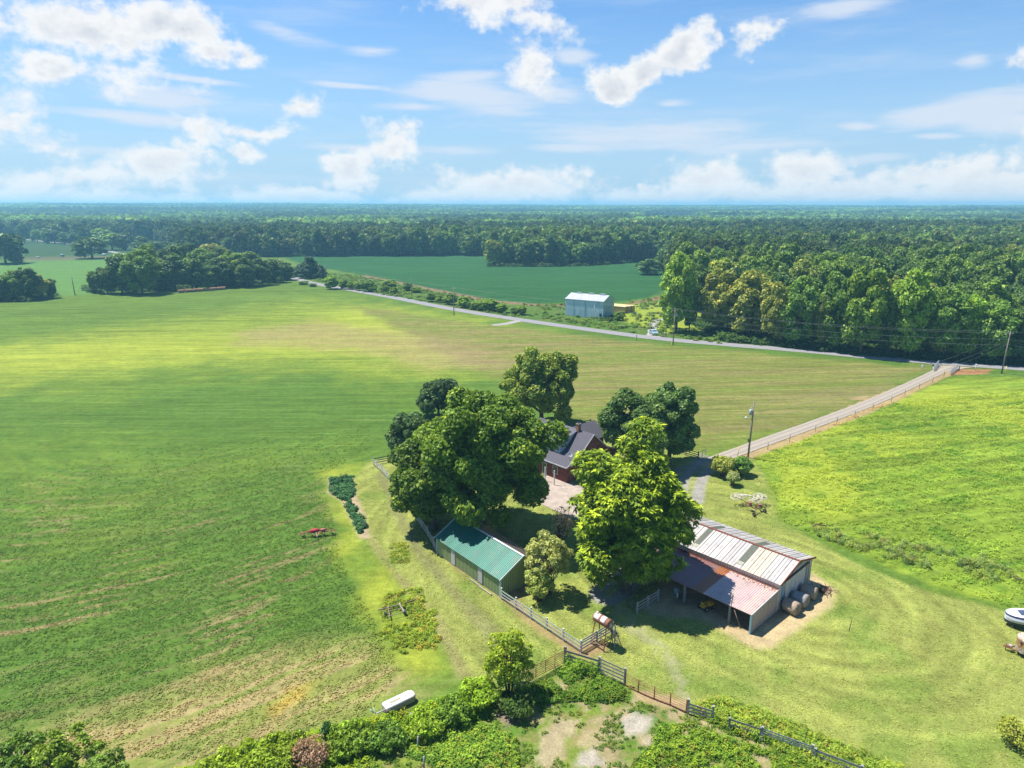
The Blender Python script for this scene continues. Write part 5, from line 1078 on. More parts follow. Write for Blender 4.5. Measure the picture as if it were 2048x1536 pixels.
def bar_gate(name, a, b, label, h=1.2, n=5, r=.02, col=(.18, .18, .18), mat=None, z0=.12, vert=2):
    a, b = Vector(a), Vector(b); e = empty(name, a, 0, label, 'gate'); d = b - a; m = MB()
    m.tube([(0, 0, z0), (0, 0, h), tuple(d + Vector((0, 0, h))), tuple(d + Vector((0, 0, z0))), (0, 0, z0)], r * 1.2, 6, col); m.build('gate_frame', mat or M_METAL, e)
    for k in range(1, n): z = z0 + (h - z0) * k / n; m = MB(); m.tube([(0, 0, z), tuple(d + Vector((0, 0, z)))], r, 5, col); m.build('bar', mat or M_METAL, e)
    for k in range(1, vert + 1): m = MB(); c = d * k / (vert + 1); m.tube([(c.x, c.y, z0), (c.x, c.y, h)], r, 5, col); m.build('upright', mat or M_METAL, e)
    return e
bar_gate('farm_gate', G(1397, 920), G(1411, 913), 'dark bar gate swung open beside the driveway', 1.4, 4, .035, (.13, .13, .14), vert=1)
bar_gate('farm_gate', G(1254, 1213), G(1272, 1227), 'low dark mesh gate under the nut tree', 1.15, 2, .03, (.12, .13, .14))
plank_fence('wing_fence', [G(1867, 743), G(1876, 732)], 'white painted wing fence on the left of the driveway entrance', col=(.62, .63, .65), h=1.5, levels=(.3, .65, 1.0, 1.35), sp=1.6)
plank_fence('wing_fence', [G(1900, 750), G(1914, 739)], 'white painted wing fence on the right of the driveway entrance', col=(.62, .63, .65), h=1.5, levels=(.3, .65, 1.0, 1.35), sp=1.6)
m = MB(); m.tube([(0, 0, -.1), (.1, 0, 1.5)], .16, 7, (.13, .12, .11)); o = m.build('wooden_post', M_WOOD); o.location = G(1917, 742); tag(o, 'thick dark post at the end of the right wing fence', 'post')
# wire fence with thin steel posts beside the drive
spn = smooth_path(DRIVE_PTS, 1.0); e = empty('wire_fence', spn[0], 0, 'thin steel post wire fence along the right side of the driveway', 'fence'); pl_ = MB(); pl_.box(-.035, .035, -.035, .035, -.1, 1.35, (.13, .14, .12)); plm = pl_.mesh('post'); WPT = []
for i in range(16, len(spn) - 6, 8):
    d = (spn[i + 1] - spn[i]).normalized(); p = spn[i] + Vector((-d.y, d.x, 0)) * 2.7; WPT.append(p); link('post', plm, M_METAL, e, p - spn[0])
for z in (.4, .8, 1.2): m = MB(); m.tube([p - spn[0] + Vector((0, 0, z)) for p in WPT], .008, 4, (.3, .3, .3)); m.build('wire', M_METAL, e)
# corral
GB = (.31, .285, .25)
plank_fence('corral_fence', [G(1130, 1326), G(1198, 1347)], 'weathered grey corral boards overgrown with vines', h=1.75, col=(.2, .2, .2), levels=(.5, .95, 1.4), sp=3.6, pw=.2, rh=.2, side=-.1)
plank_fence('corral_fence', [G(1199, 1347), G(1249, 1370)], 'tall grey five board corral panel beside the red pipe panels', h=1.75, col=GB, levels=(.25, .6, .95, 1.3, 1.65), sp=2.9, pw=.16, rh=.15, side=-.1)
plank_fence('corral_fence', [G(1376, 1428), G(1424, 1443)], 'short grey board corral panel at the right end of the red pipe panels', h=1.5, col=GB, levels=(.4, .75, 1.1), sp=2.4, pw=.18, rh=.17, side=-.1)
plank_fence('old_fence', [G(1458, 1462), G(1520, 1482)], 'broken grey board fence sunk in weeds, two boards left', h=1.3, col=(.2, .2, .19), levels=(.6, 1.05), sp=2.4, pw=.15, gappy=.25)
plank_fence('old_fence', [G(1522, 1483), G(1622, 1520)], 'leaning grey rail fence in the weeds with stacked rails', h=1.4, col=(.28, .28, .28), levels=(.75, .95, 1.15), sp=3, pw=.16, gappy=.1, rh=.12)
plank_fence('old_fence', [G(1628, 1525), G(1720, 1560)], 'last stretch of grey board fence at the bottom edge', h=1.3, col=(.24, .24, .24), levels=(.6, 1.05), sp=2.6, pw=.16, rh=.2)
bar_gate('pipe_gate', G(1052, 1368), G(1128, 1328), 'rusty brown pipe gate below the feathery yellow tree', 1.45, 6, .028, (.17, .08, .05), M_RUSTY, .2, 3)
pc = [G(1250, 1371), G(1276, 1385), G(1308, 1399), G(1340, 1411), G(1372, 1426)]
e = empty('pipe_fence', pc[0], 0, 'red rusty pipe fence with four thin posts crossing the dirt', 'fence')
for p in pc: m = MB(); m.tube([(0, 0, -.1), (0, 0, 1.3)], .05, 7, (.16, .045, .03)); o = m.build('post', M_RUSTY, e); o.location = p - pc[0]
for z in (.12, .35, .6, .85, 1.05, 1.25):
    m = MB(); m.tube([p - pc[0] + Vector((0, 0, z)) for p in pc], .014 if z > .2 else .05, 5, (.24, .1, .06)); m.build('rail', M_RUSTY, e)

# ------------------------------------------------------------------ utility poles and wires
POLES = {}
def upole(key, x, yb, yt, label, lean=0.0, tf=False, arm=.9, r=.16, name='utility_pole', xt=None):
    g = G(x, yb); h = HT(x, yb, yt); e = empty(name, g, 0, label, 'utility pole'); lx = lean * h
    m = MB(); m.tube([(0, 0, -.3), (lx * .5, 0, h * .5), (lx, 0, h)], [r * 1.15, r, r * .72], 9, (.24, .2, .17)); m.build('pole', M_WOOD, e)
    if arm:
        m = MB(); m.bar((lx - arm, .12, h - .45), (lx + arm, .12, h - .45), .1, .1, (.3, .27, .24)); m.build('crossarm', M_WOOD, e)
        for s_ in (-arm * .9, 0, arm * .9): m = MB(); m.lathe([(0, .03), (.4, .07), (.7, .05), (1, .03)], (lx + s_, .12 if s_ else 0, h - .4 if s_ else h), (lx + s_, .12 if s_ else 0, h - .15 if s_ else h + .25), 8, (.5, .53, .56)); m.build('insulator', M_PAINT, e)
    if tf:
        sx_ = tf; m = MB(); m.lathe([(0, .2), (.05, .27), (.85, .27), (1, .2)], (lx + sx_ * .45, 0, h - 2.4), (lx + sx_ * .45, 0, h - 1.4), 14, (.4, .45, .5)); m.tube([(lx + sx_ * .4, 0, h - 1.4), (lx + sx_ * .4, 0, h - .9)], .03, 5, (.5, .5, .5)); m.tube([(lx + sx_ * .55, 0, h - 1.4), (lx + sx_ * .55, 0, h - 1.05)], .03, 5, (.5, .5, .5)); m.build('transformer', M_PAINT, e)
    POLES[key] = (g, h, lx); return e
yp = upole('yard', 1496, 915, 803, 'dark utility pole with transformer and yard lamp beside the driveway', .02, -1, 0, .15)
h_ = POLES['yard'][1]; m = MB(); m.tube([(0, 0, h_ - 2.9), (-.9, 0, h_ - 2.8)], .04, 6, (.5, .52, .54)); m.lathe([(0, .06), (.3, .2), (1, .24)], (-.95, 0, h_ - 2.68), (-.95, 0, h_ - 2.98), 12, (.55, .57, .6)); m.build('yard_lamp', M_PAINT, yp); m = MB(); m.box(-.3, -.14, -.12, .12, 2.9, 3.4, (.09, .09, .09)); m.build('meter_box', M_PAINT, yp)
upole('a', 2003, 747, 664, 'leaning brown utility pole by the road at the right edge of the photo', .03); upole('b', 1346, 690, 618, 'grey utility pole with a small transformer at the roadside before the wood', 0, 1)
upole('c', 908, 631, 575, 'grey roadside pole, second from the driveway, at the bright hay stripe', 0); upole('d', 652.5, 576, 530, 'roadside pole with transformer beside the dark cedars', 0, 1); upole('e', 824, 593, 555.6, 'bare pole in the scrub before the bean field', 0, 0, 0, .14)
upole('f', 150, 590, 553, 'dark leaning pole at the left field edge between the clumps', -.03, 0, 0, .2); upole('g', 158, 488, 473, 'far small pole left on the far road', 0, 0, 0, .2); upole('h', 251, 500, 486, 'far small pole behind the left wood', 0, 0, 0, .2)
for (x, yb, yt, lb) in ((1342, 694, 685, 'yellow guy wire marker at the pole before the wood'), (2009, 751, 732, 'yellow guy wire marker at the foot of the leaning pole'), (1475, 914, 893, 'yellow guy wire marker left of the yard pole'), (153, 593, 584, 'yellow guy wire marker by the leaning field pole'), (899, 633, 626, 'yellow guy wire marker beside the hay stripe pole')):
    m = MB(); hh_ = HT(x, yb, yt); m.tube([(0, 0, 0), (.15, 0, hh_)], .06, 6, (.65, .5, .04)); o = m.build('guy_marker', M_PAINT); o.location = G(x, yb); tag(o, lb, 'guy marker')
def wires(k1, k2, label, specs, sag=1.0, r=.014):
    (g1, h1, l1), (g2, h2, l2) = POLES[k1], POLES[k2]; e = empty('power_line', g1, 0, label, 'power line')
    for (o1, d1) in specs:
        a = g1 + Vector((l1 + o1, .1, h1 - d1)); b = g2 + Vector((l2 + o1, .1, h2 - d1)); m = MB(); m.tube([a.lerp(b, t_ / 14) - Vector((0, 0, sag * 4 * (t_ / 14) * (1 - t_ / 14))) - g1 for t_ in range(15)], r, 4, (.25, .27, .27), False); m.build('wire', M_METAL, e)
wires('a', 'b', 'sagging power line from the leaning pole to the transformer pole by the wood', ((0, -.2), (0, 1.9), (0, 3.4), (.8, .2)), 1.6); wires('b', 'c', 'power line from the transformer pole to the next pole left', ((0, -.2), (0, 1.9)), 1.2); wires('c', 'd', 'power line from the hay stripe pole to the cedars', ((0, -.2), (0, 1.9)), 1.0)
POLES['z'] = (POLES['a'][0] + Vector((38, -22, 0)), 10.8, 0); wires('z', 'a', 'power line leaving the right edge of the photo', ((0, -.2), (0, 1.9), (0, 3.4)), .9); wires('a', 'yard', 'service wires from the leaning pole down to the yard pole', ((0, .5), (0, 2.0), (0, 3.1)), 2.2)
for (x, yb, yt, lb, c) in ((1273, 681, 672, 'small reddish marker post with dark top at the road', (.2, .1, .08)), (1844, 739, 732, 'short white post left of the driveway entrance', (.55, .55, .55)), (1951, 741, 730, 'white mailbox post on the right of the driveway entrance', (.6, .6, .6)), (1329, 671, 667, 'small white marker on the verge across the road', (.6, .6, .6))):
    m = MB(); hh_ = HT(x, yb, yt); m.tube([(0, 0, 0), (0, 0, hh_)], .09, 7, c); m.box(-.14, .14, -.22, .22, hh_ - .05, hh_ + .25, c); o = m.build('marker_post', M_PAINT); o.location = G(x, yb); tag(o, lb, 'marker post')

# ------------------------------------------------------------------ farm things
RU = (.2, .085, .05)
def build_tank():
    c = G(1203.7, 1289.5); a_ = math.radians(-48); e = empty('fuel_tank', c, a_, 'rusty white patched fuel tank on a tall red stand by the fence', 'fuel tank'); L, r, z = 1.95, .47, 2.75
    m = MB(); m.lathe([(0, .02), (0, r * .7), (.015, r * .93), (.05, r), (.5, r * 1.004), (.95, r), (.985, r * .93), (1, r * .7), (1, .02)], (-L / 2, 0, z), (L / 2, 0, z), 26, (.24, .12, .08)); m.build('tank', M_RUSTY, e)
    for (x0, x1, a0, a1) in ((-.85, -.25, 20, 100), (.0, .5, 15, 110)):
        m = MB(); vs = []; n = 10
        for k in range(n + 1):
            t_ = math.radians(a0 + (a1 - a0) * k / n) ; w = .05 * math.sin(k * 2.1)
            for x in (x0 + w, x1 - w): vs.append((x, -math.cos(t_) * (r + .008), z + math.sin(t_) * (r + .008)))
        m.add(vs, [(2 * k, 2 * k + 1, 2 * k + 3, 2 * k + 2) for k in range(n)], (.55, .52, .5), True); m.build('paint_patch', M_PAINT, e)
    m = MB(); m.cyl((-.7, 0, z + r - .02), (-.7, 0, z + r + .14), .11, 10, (.5, .48, .46)); m.build('filler_cap', M_PAINT, e)
    m = MB(); m.box(L / 2 + .01, L / 2 + .05, -.13, .13, z - .25, z + .12, (.45, .45, .48)); m.tube([(L / 2 + .1, .1, z - .25), (L / 2 + .25, .25, z - .8), (L / 2 + .2, .3, z - 1.1)], .05, 6, (.5, .5, .5)); m.build('pump', M_PAINT, e)
    for sx_ in (-1, 1):
        for sy_ in (-1, 1): m = MB(); m.bar((sx_ * .85, sy_ * .72, 0), (sx_ * .72, sy_ * .3, z - .35), .075, .075, RU if sy_ < 0 else (.13, .06, .05)); m.build('leg', M_RUSTY, e)
        m = MB(); m.bar((sx_ * .84, -.68, .4), (sx_ * .8, .6, .75), .05, .05, RU); m.bar((sx_ * .84, .68, .3), (sx_ * .8, -.5, 1.0), .04, .04, RU); m.build('brace', M_RUSTY, e)
    m = MB(); m.bar((-.85, -.68, .45), (.85, -.68, .45), .07, .07, (.3, .2, .17)); m.bar((-.84, -.66, .15), (.84, -.66, .15), .05, .05, RU); m.bar((-.8, .6, .7), (.8, .6, .7), .05, .05, RU); m.build('crossbar', M_RUSTY, e)
    m = MB(); m.box(-.1, 1.35, .62, .95, 1.55, 1.61, (.14, .1, .07)); m.build('step_board', M_WOOD, e)
    m = MB()
    for x in (.55, 1.15): m.bar((x, 1.5, 0), (x, .65, 1.9), .05, .05, (.17, .13, .1))
    for k in range(5): m.bar((.55, 1.4 - k * .17, .25 + k * .36), (1.15, 1.4 - k * .17, .25 + k * .36), .04, .04, (.17, .13, .1))
    m.build('ladder', M_WOOD, e); m = MB(); m.box(1.05, 1.15, .55, .64, 0, 2.5, (.3, .3, .3)); m.build('side_post', M_WOOD, e)
build_tank()
def star_wheel(m, c, axis, R, arms, col, colt, hub=.14, tube=.02, tine=True):
    q = Vector(axis).to_track_quat('Z', 'Y').to_matrix(); c = Vector(c); m.cyl(c - q @ Vector((0, 0, .06)), c + q @ Vector((0, 0, .06)), hub, 12, col)
    for k in range(arms):
        a = 2 * math.pi * k / arms; d = q @ Vector((math.cos(a), math.sin(a), 0)); m.tube([c, c + d * R * .72], tube, 5, col); m.tube([c + d * R * .7, c + d * R - q @ Vector((0, 0, .22 if tine else 0))], tube * .8, 4, colt)
te = empty('hay_tedder', G(635, 1072), math.radians(9), 'red hay tedder with four star shaped rotors in the left field', 'hay tedder'); RD = (.3, .05, .045); TN = (.5, .28, .2)
m = MB(); m.bar((-1.25, 0, .72), (1.25, .15, .78), .16, .14, RD); m.lathe([(0, .12), (.2, .28), (.8, .28), (1, .1)], (-.9, .02, .76), (.3, .08, .8), 12, (.36, .03, .04)); m.lathe([(0, .05), (.5, .25), (1, .08)], (.3, .08, .8), (1.2, .15, .78), 12, (.4, .12, .1)); m.build('frame', M_PAINT, te)
m = MB(); m.tube([(-.15, 0, .7), (.1, -1.2, .45)], .045, 6, (.4, .25, .2)); m.tube([(.3, 0, .7), (.1, -1.2, .45)], .045, 6, (.4, .25, .2)); m.tube([(.1, -1.2, .45), (.1, -1.25, .0)], .03, 6, (.1, .08, .08)); m.build('hitch', M_PAINT, te)
for x, z in ((-1.85, .55), (-.6, .5), (.75, .52), (1.95, .62)): m = MB(); star_wheel(m, (x, .05 + x * .04, z), (0, .35, 1), .66, 7, RD, TN, .17, .038); m.build('rotor', M_PAINT, te)
for x in (-1.85, -.6, .75, 1.95): m = MB(); m.torus((x, .1 + x * .04, .17), (1, 0, .0), .11, .055, 12, 6, (.02, .02, .02)); m.build('wheel', M_RUBBER, te)
for a, b in ((-1.85, -1.25), (1.25, 1.95)): m = MB(); m.tube([(a, .03, .6), (b, .06, .72)], .05, 6, (.45, .15, .12)); m.build('arm', M_PAINT, te)

rk = empty('wheel_rake', G(1512, 1024), math.radians(0), 'folded hay rake with a bunch of pale tined wheels on a rusty frame', 'hay rake')
m = MB(); m.tube([(-1.5, 1.0, .9), (-.9, .3, .8), (-.1, -.35, .6), (.75, .2, .75), (1.1, .5, .8)], .075, 7, (.26, .13, .09)); m.tube([(-.1, -.35, .6), (-.6, -1.1, .45), (-.85, -1.5, .35)], .06, 7, (.18, .1, .08)); m.box(-.95, -.6, .2, .75, .75, 1.3, (.3, .16, .11)); m.box(.35, .8, .15, .6, .7, 1.05, (.3, .16, .12)); m.build('frame', M_RUSTY, rk)
m = MB(); m.tube([(-.4, .5, .7), (-1.9, 2.4, 1.15)], .045, 6, (.06, .05, .05)); m.tube([(.5, .5, .75), (.25, 2.0, 1.1), (.2, 2.6, 1.15)], .045, 6, (.06, .05, .05)); m.tube([(-2.2, 2.5, 1.15), (0, 2.9, 1.2), (2.3, 2.3, 1.15)], .045, 6, (.16, .12, .08)); m.build('wheel_arm', M_RUSTY, rk)
RWh = MB(); star_wheel(RWh, (0, 0, 0), (0, 0, 1), .55, 14, (.45, .42, .32), (.5, .46, .36), .13, .012, False); RWh.torus((0, 0, 0), (0, 0, 1), .52, .035, 26, 5, (.55, .5, .4)); RWh.torus((0, 0, 0), (0, 0, 1), .68, .05, 26, 4, (.55, .52, .42)); rwm = RWh.mesh('tine_wheel')
for i, (x, y, z) in enumerate(((-2.25, 2.4, 1.25), (-1.65, 2.55, 1.3), (-1.05, 2.75, 1.3), (-.45, 2.9, 1.32), (.1, 1.9, 1.15), (.62, 1.65, 1.15), (1.05, 2.55, 1.3), (1.65, 2.45, 1.28))):
    o = link('tine_wheel', rwm, M_PAINT, rk, (x, y, z)); o.rotation_euler = (math.radians(18), math.radians(6 * (i % 3) - 6), i)
for x, y in ((1.15, -.25), (-.8, -1.45)): m = MB(); m.torus((x, y, .3), (1, .4, 0), .22, .1, 16, 6, (.025, .025, .025)); m.cyl((x - .07, y, .3), (x + .07, y, .3), .12, 10, (.2, .14, .1)); m.build('wheel', M_RUBBER, rk)
m = MB(); m.box(.7, 1.35, 1.75, 1.95, 1.1, 1.25, (.5, .38, .03)); m.build('guard', M_PAINT, rk)

cu_ = empty('cultivator', G(1640, 1062), math.radians(12), 'dark rusty cultivator sunk in weeds at the edge of the right field', 'cultivator')
m = MB(); m.tube([(-.95, .3, .6), (-.2, .5, .7), (.9, .2, .6)], .06, 6, (.1, .06, .05)); m.tube([(-.8, .7, .6), (.7, .75, .65)], .05, 6, (.1, .06, .05)); m.build('frame', M_RUSTY, cu_)
for k in range(6): m = MB(); x = -.85 + k * .34; m.tube([(x, .35, .6), (x - .05, .0, .45), (x, -.15, .15), (x + .08, .05, 0)], .035, 5, (.11, .06, .05)); m.build('tine', M_RUSTY, cu_)
im = empty('field_implement', G(800, 1222), math.radians(14), 'old grey metal drag frame with small wheels lying in bright weeds', 'field implement')
m = MB(); GY = (.17, .15, .13)
m.bar((-2.3, .2, .35), (.0, .55, .42), .09, .09, GY); m.bar((0.6, .75, .4), (1.8, 1.1, .45), .12, .1, (.1, .08, .06)); m.bar((-1.2, -.35, .38), (.2, -.1, .4), .05, .05, (.3, .3, .2)); m.bar((-1.3, -1.2, .3), (.4, -.8, .35), .05, .05, (.3, .3, .2)); m.build('bar', M_RUSTY, im)
m = MB(); m.bar((-1.25, .45, .45), (-1.15, -1.3, .35), .12, .08, GY); m.bar((.0, .7, .5), (.35, -.9, .4), .16, .09, (.3, .28, .24)); m.build('frame', M_RUSTY, im)
for x, y in ((-1.6, -.6), (.5, -.75)): m = MB(); m.torus((x, y, .28), (1, .2, 0), .2, .09, 14, 6, (.06, .07, .07)); m.build('wheel', M_RUBBER, im)

# white covered disc mower
wm_a, wm_b = Vector((-10.95, 49.5, 0)), Vector((-8.6, 51.3, 0)); wm = empty('disc_mower', (wm_a + wm_b) / 2, math.atan2((wm_b - wm_a).y, (wm_b - wm_a).x), 'long white covered mower lying at the fence row', 'mower'); L = (wm_b - wm_a).length
m = MB(); prf = [(-L / 2, -.42), (-L / 2 + .1, -.5), (L / 2 - .35, -.5), (L / 2 - .08, -.35), (L / 2, 0), (L / 2 - .08, .35), (L / 2 - .35, .5), (-L / 2 + .12, .5), (-L / 2, .4)]
n = len(prf); top = [(x, y, .62) for x, y in prf]; bot = [(x, y, .12) for x, y in prf]; top2 = [(x * .97, y * .9, .7) for x, y in prf]
m.add(top2, [tuple(range(n))], (.62, .6, .58)); m.add(top2 + top, [(i, i + n, (i + 1) % n + n, (i + 1) % n) for i in range(n)], (.62, .6, .58)); m.add(top + bot, [(i, i + n, (i + 1) % n + n, (i + 1) % n) for i in range(n)], (.4, .33, .28)); m.build('cover', M_PAINT, wm)
m = MB(); m.box(-.9, .1, -.12, .1, .702, .708, (.3, .25, .15)); m.box(.55, .62, -.03, .03, .7, .74, (.05, .05, .05)); m.box(-.95, -.88, -.3, -.24, .7, .74, (.1, .1, .1)); m.build('stain', M_PAINT, wm)
m = MB(); m.tube([(-L / 2, -.2, .45), (-L / 2 - .9, -.1, .4)], .05, 6, (.45, .47, .48)); m.box(-L / 2 - .05, -L / 2 + .35, -.62, -.3, .15, .55, (.08, .08, .08)); m.tube([(-L / 2 - .85, -.35, .1), (-L / 2 - .9, .1, .9)], .04, 6, (.4, .42, .4)); m.tube([(-L / 2 - .9, .1, .4), (-L / 2 - 1.15, .25, .75)], .05, 6, (.3, .5, .42)); m.tube([(-L / 2 - .9, -.1, .35), (-L / 2 - 1.3, -.25, .3)], .03, 6, (.5, .5, .4)); m.build('hitch', M_PAINT, wm)
# pivot stick, standing post
m = MB(); hh_ = HT(1699, 1263, 1236); m.tube([(0, 0, 0), (.12, 0, hh_)], .035, 6, (.16, .1, .07)); o = m.build('stake', M_WOOD); o.location = G(1698, 1263); tag(o, 'thin stake standing alone in the mown lawn right of the barn', 'stake')
for i, (x, yb, yt, lb) in enumerate(((822, 1455, 1432, 'grey post in the fence row right of the white mower'), (836, 1500, 1478, 'thin grey post below the fence row'), (848, 1536, 1518, 'thin grey post at the bottom edge of the paddock'))):
    m = MB(); m.tube([(0, 0, -.2), (.03, 0, HT(x, yb, yt) + .25)], .1 - .03 * min(i, 1), 7, (.25, .26, .25)); o = m.build('wooden_post', M_WOOD); o.location = G(x, yb); tag(o, lb, 'post')
# boat, half in frame
bo = empty('boat', Vector((51.0, 62.25, 0)), math.radians(-6), 'white boat with navy stripe and dark deck hatch at the right edge', 'boat')
def hull(m, rows, col, ccap=None):
    """rows: (x, halfwidth, z)"""
    vs = []; k = len(rows[0][1])
    for x, sec in rows:
        for (y, z) in sec: vs.append((x, y, z))
    m.add(vs, [(i * k + j, i * k + j + 1, (i + 1) * k + j + 1, (i + 1) * k + j) for i in range(len(rows) - 1) for j in range(k - 1)], col, True)
stx = [(0, .12), (.18, .5), (.5, .8), (1.0, 1.02), (1.8, 1.15), (3.2, 1.2), (5.8, 1.15)]
def band(za, zb, ya, yb, col, name, mat=M_PAINT):
    m = MB(); hull(m, [(x, [(-w * yb, zb), (-w * ya, za)]) for x, w in stx], col); hull(m, [(x, [(w * ya, za), (w * yb, zb)]) for x, w in stx], col)
    x, w = stx[0]; m.add([(x, -w * ya, za), (x, w * ya, za), (x, w * yb, zb), (x, -w * yb, zb)], [(0, 1, 2, 3)], col); return m.build(name, mat, bo)
band(.42, .75, .7, .95, (.045, .06, .09), 'keel'); band(.75, .95, .95, 1.03, (.6, .62, .66), 'hull'); band(.95, 1.0, 1.05, 1.05, (.3, .33, .38), 'rub_rail'); band(1.0, 1.22, 1.03, .95, (.62, .64, .68), 'topside'); band(1.22, 1.42, .95, .85, (.02, .035, .12), 'stripe')
m = MB(); hull(m, [(x, [(-w * .85, 1.42), (-w * .4, 1.5), (w * .4, 1.5), (w * .85, 1.42)]) for x, w in stx], (.62, .65, .7)); m.build('deck', M_PAINT, bo)
m = MB(); m.add([(1.15, -.5, 1.53), (2.3, -.55, 1.53), (2.1, .5, 1.53), (1.25, .42, 1.53)], [(0, 1, 2, 3)], (.03, .06, .13)); m.build('hatch', M_PAINT, bo)
m = MB(); m.box(1.0, 5.5, -.7, -.6, .28, .4, (.08, .08, .08)); m.box(1.0, 5.5, .6, .7, .28, .4, (.08, .08, .08)); m.box(2.9, 3.3, -1.0, 1.0, .25, .35, (.08, .08, .08)); m.torus((3.1, -.95, .3), (0, 1, 0), .22, .1, 14, 6, (.02, .02, .02)); m.torus((3.1, .95, .3), (0, 1, 0), .22, .1, 14, 6, (.02, .02, .02)); m.build('trailer', M_RUBBER, bo)
# old rounded stock trailer
st = empty('stock_trailer', G(2028, 1304), math.radians(-30), 'rusty round nosed stock trailer with stained white top at the right edge', 'stock trailer')
def rnd(w, L, n=10): return [(-math.sin(math.pi / 2 + 0) * 0, 0)] 
pf = [(1.0 - math.cos(a) * 1.0, math.sin(a) * .95) for a in [math.pi * k / 14 - math.pi / 2 for k in range(15)]]
pf = [(1.0 - math.sin(math.pi * k / 14), -math.cos(math.pi * k / 14) * .95) for k in range(15)]; out_l = pf + [(5.0, .95), (5.0, -.95)]; n = len(out_l)
def ring(z, s_=1.0): return [(1 + (x - 1) * s_ if x < 1.01 else x, y * s_, z) for x, y in out_l]
m = MB(); m.add(ring(.45) + ring(1.0), [(i, (i + 1) % n, n + (i + 1) % n, n + i) for i in range(n)], (.4, .38, .3), True); m.add(ring(1.0) + ring(1.75), [(i, (i + 1) % n, n + (i + 1) % n, n + i) for i in range(n)], (.38, .24, .1), True); m.build('body', M_RUSTY, st)
m = MB(); m.add(ring(1.75, 1.03) + ring(1.82, 1.03) + ring(1.97, .88) + ring(2.03, .5), [(r_ * n + i, r_ * n + (i + 1) % n, (r_ + 1) * n + (i + 1) % n, (r_ + 1) * n + i) for r_ in range(3) for i in range(n)] + [tuple(range(3 * n, 4 * n))], (.5, .44, .36), True); m.build('roof', M_RUSTY, st)
m = MB(); m.bar((-.9, 0, .42), (1.2, -.8, .42), .09, .1, (.26, .1, .07)); m.bar((-.9, 0, .42), (1.2, .8, .42), .09, .1, (.26, .1, .07)); m.box(.8, 5, -1.0, -.92, .33, .46, (.24, .1, .07)); m.box(.8, 5, .92, 1.0, .33, .46, (.24, .1, .07)); m.build('chassis', M_RUSTY, st)
m = MB(); m.tube([(-.7, 0, 0), (-.7, 0, .75)], .04, 6, (.15, .1, .09)); m.lathe([(0, .2), (1, .16)], (-.35, 0, .47), (-.35, 0, .7), 12, (.42, .36, .33)); m.build('jack', M_RUSTY, st)
m = MB(); m.box(.2, .5, -.75, -.45, 1.45, 1.6, (.03, .03, .04)); m.box(1.3, 1.7, -.96, -.953, 1.4, 1.5, (.05, .04, .05)); m.build('vent', M_PAINT, st)
for x in (2.4, 3.2): m = MB(); m.torus((x, -1.05, .33), (0, 1, 0), .24, .1, 16, 6, (.02, .02, .02)); m.build('wheel', M_RUBBER, st)
m = MB(); m.bar((1.9, -1.05, .4), (1.9, -1.05, 1.2), .1, .1, (.16, .05, .05)); m.box(1.9, 3.8, -1.25, -.98, .68, .74, (.2, .08, .06)); m.build('mudguard', M_RUSTY, st)
# far left bits in the pasture
for (x, y, w, h, c, lb, nm) in ((46, 515, 2.6, 1.2, (.55, .38, .03), 'yellow machine at the left end of the far fence line', 'farm_machine'), (125, 513, 3, 2, (.2, .27, .25), 'grey green tank by the far pasture strip', 'storage_tank'), (208, 511, 3.4, 1.6, (.6, .6, .6), 'white tank right of the lone pasture tree', 'storage_tank'), (76, 515, 3, 1, (.4, .42, .42), 'pale trough in the far pasture', 'trough'), (455, 459, 9, 5, (.6, .65, .68), 'far white building on the wooded skyline', 'far_building')):
    m = MB(); m.lathe([(0, h * .3), (.08, h * .5), (.92, h * .5), (1, h * .3)], (-w / 2, 0, h * .5), (w / 2, 0, h * .5), 12, c); m.box(-w * .3, w * .3, -h * .35, h * .35, 0, h * .3, tuple(k * .5 for k in c)); 
    if nm == 'far_building': continue
    o = m.build(nm, M_PAINT); o.location = G(x, y); tag(o, lb, nm.replace('_', ' ').split(' ')[-1])
# far buildings and the water tower on the skyline
fb = MB(); p = G(156, 460); fb.box(-9, 9, -5, 5, 0, 4.5, (.5, .5, .5)); fb.add([(-9.5, -5.5, 4.4), (9.5, -5.5, 4.4), (9.5, 0, 7), (-9.5, 0, 7), (-9.5, 5.5, 4.4), (9.5, 5.5, 4.4)], [(0, 1, 2, 3), (3, 2, 5, 4)], (.6, .6, .62)); fb.box(-1, 1, -5.03, -5.01, 0, 3, (.1, .1, .1)); o = fb.build('farm_building', M_PAINT); o.location = (p.x, p.y, float(terrain(p.x, p.y))); tag(o, 'small white roofed farm building among the far left trees', 'building')
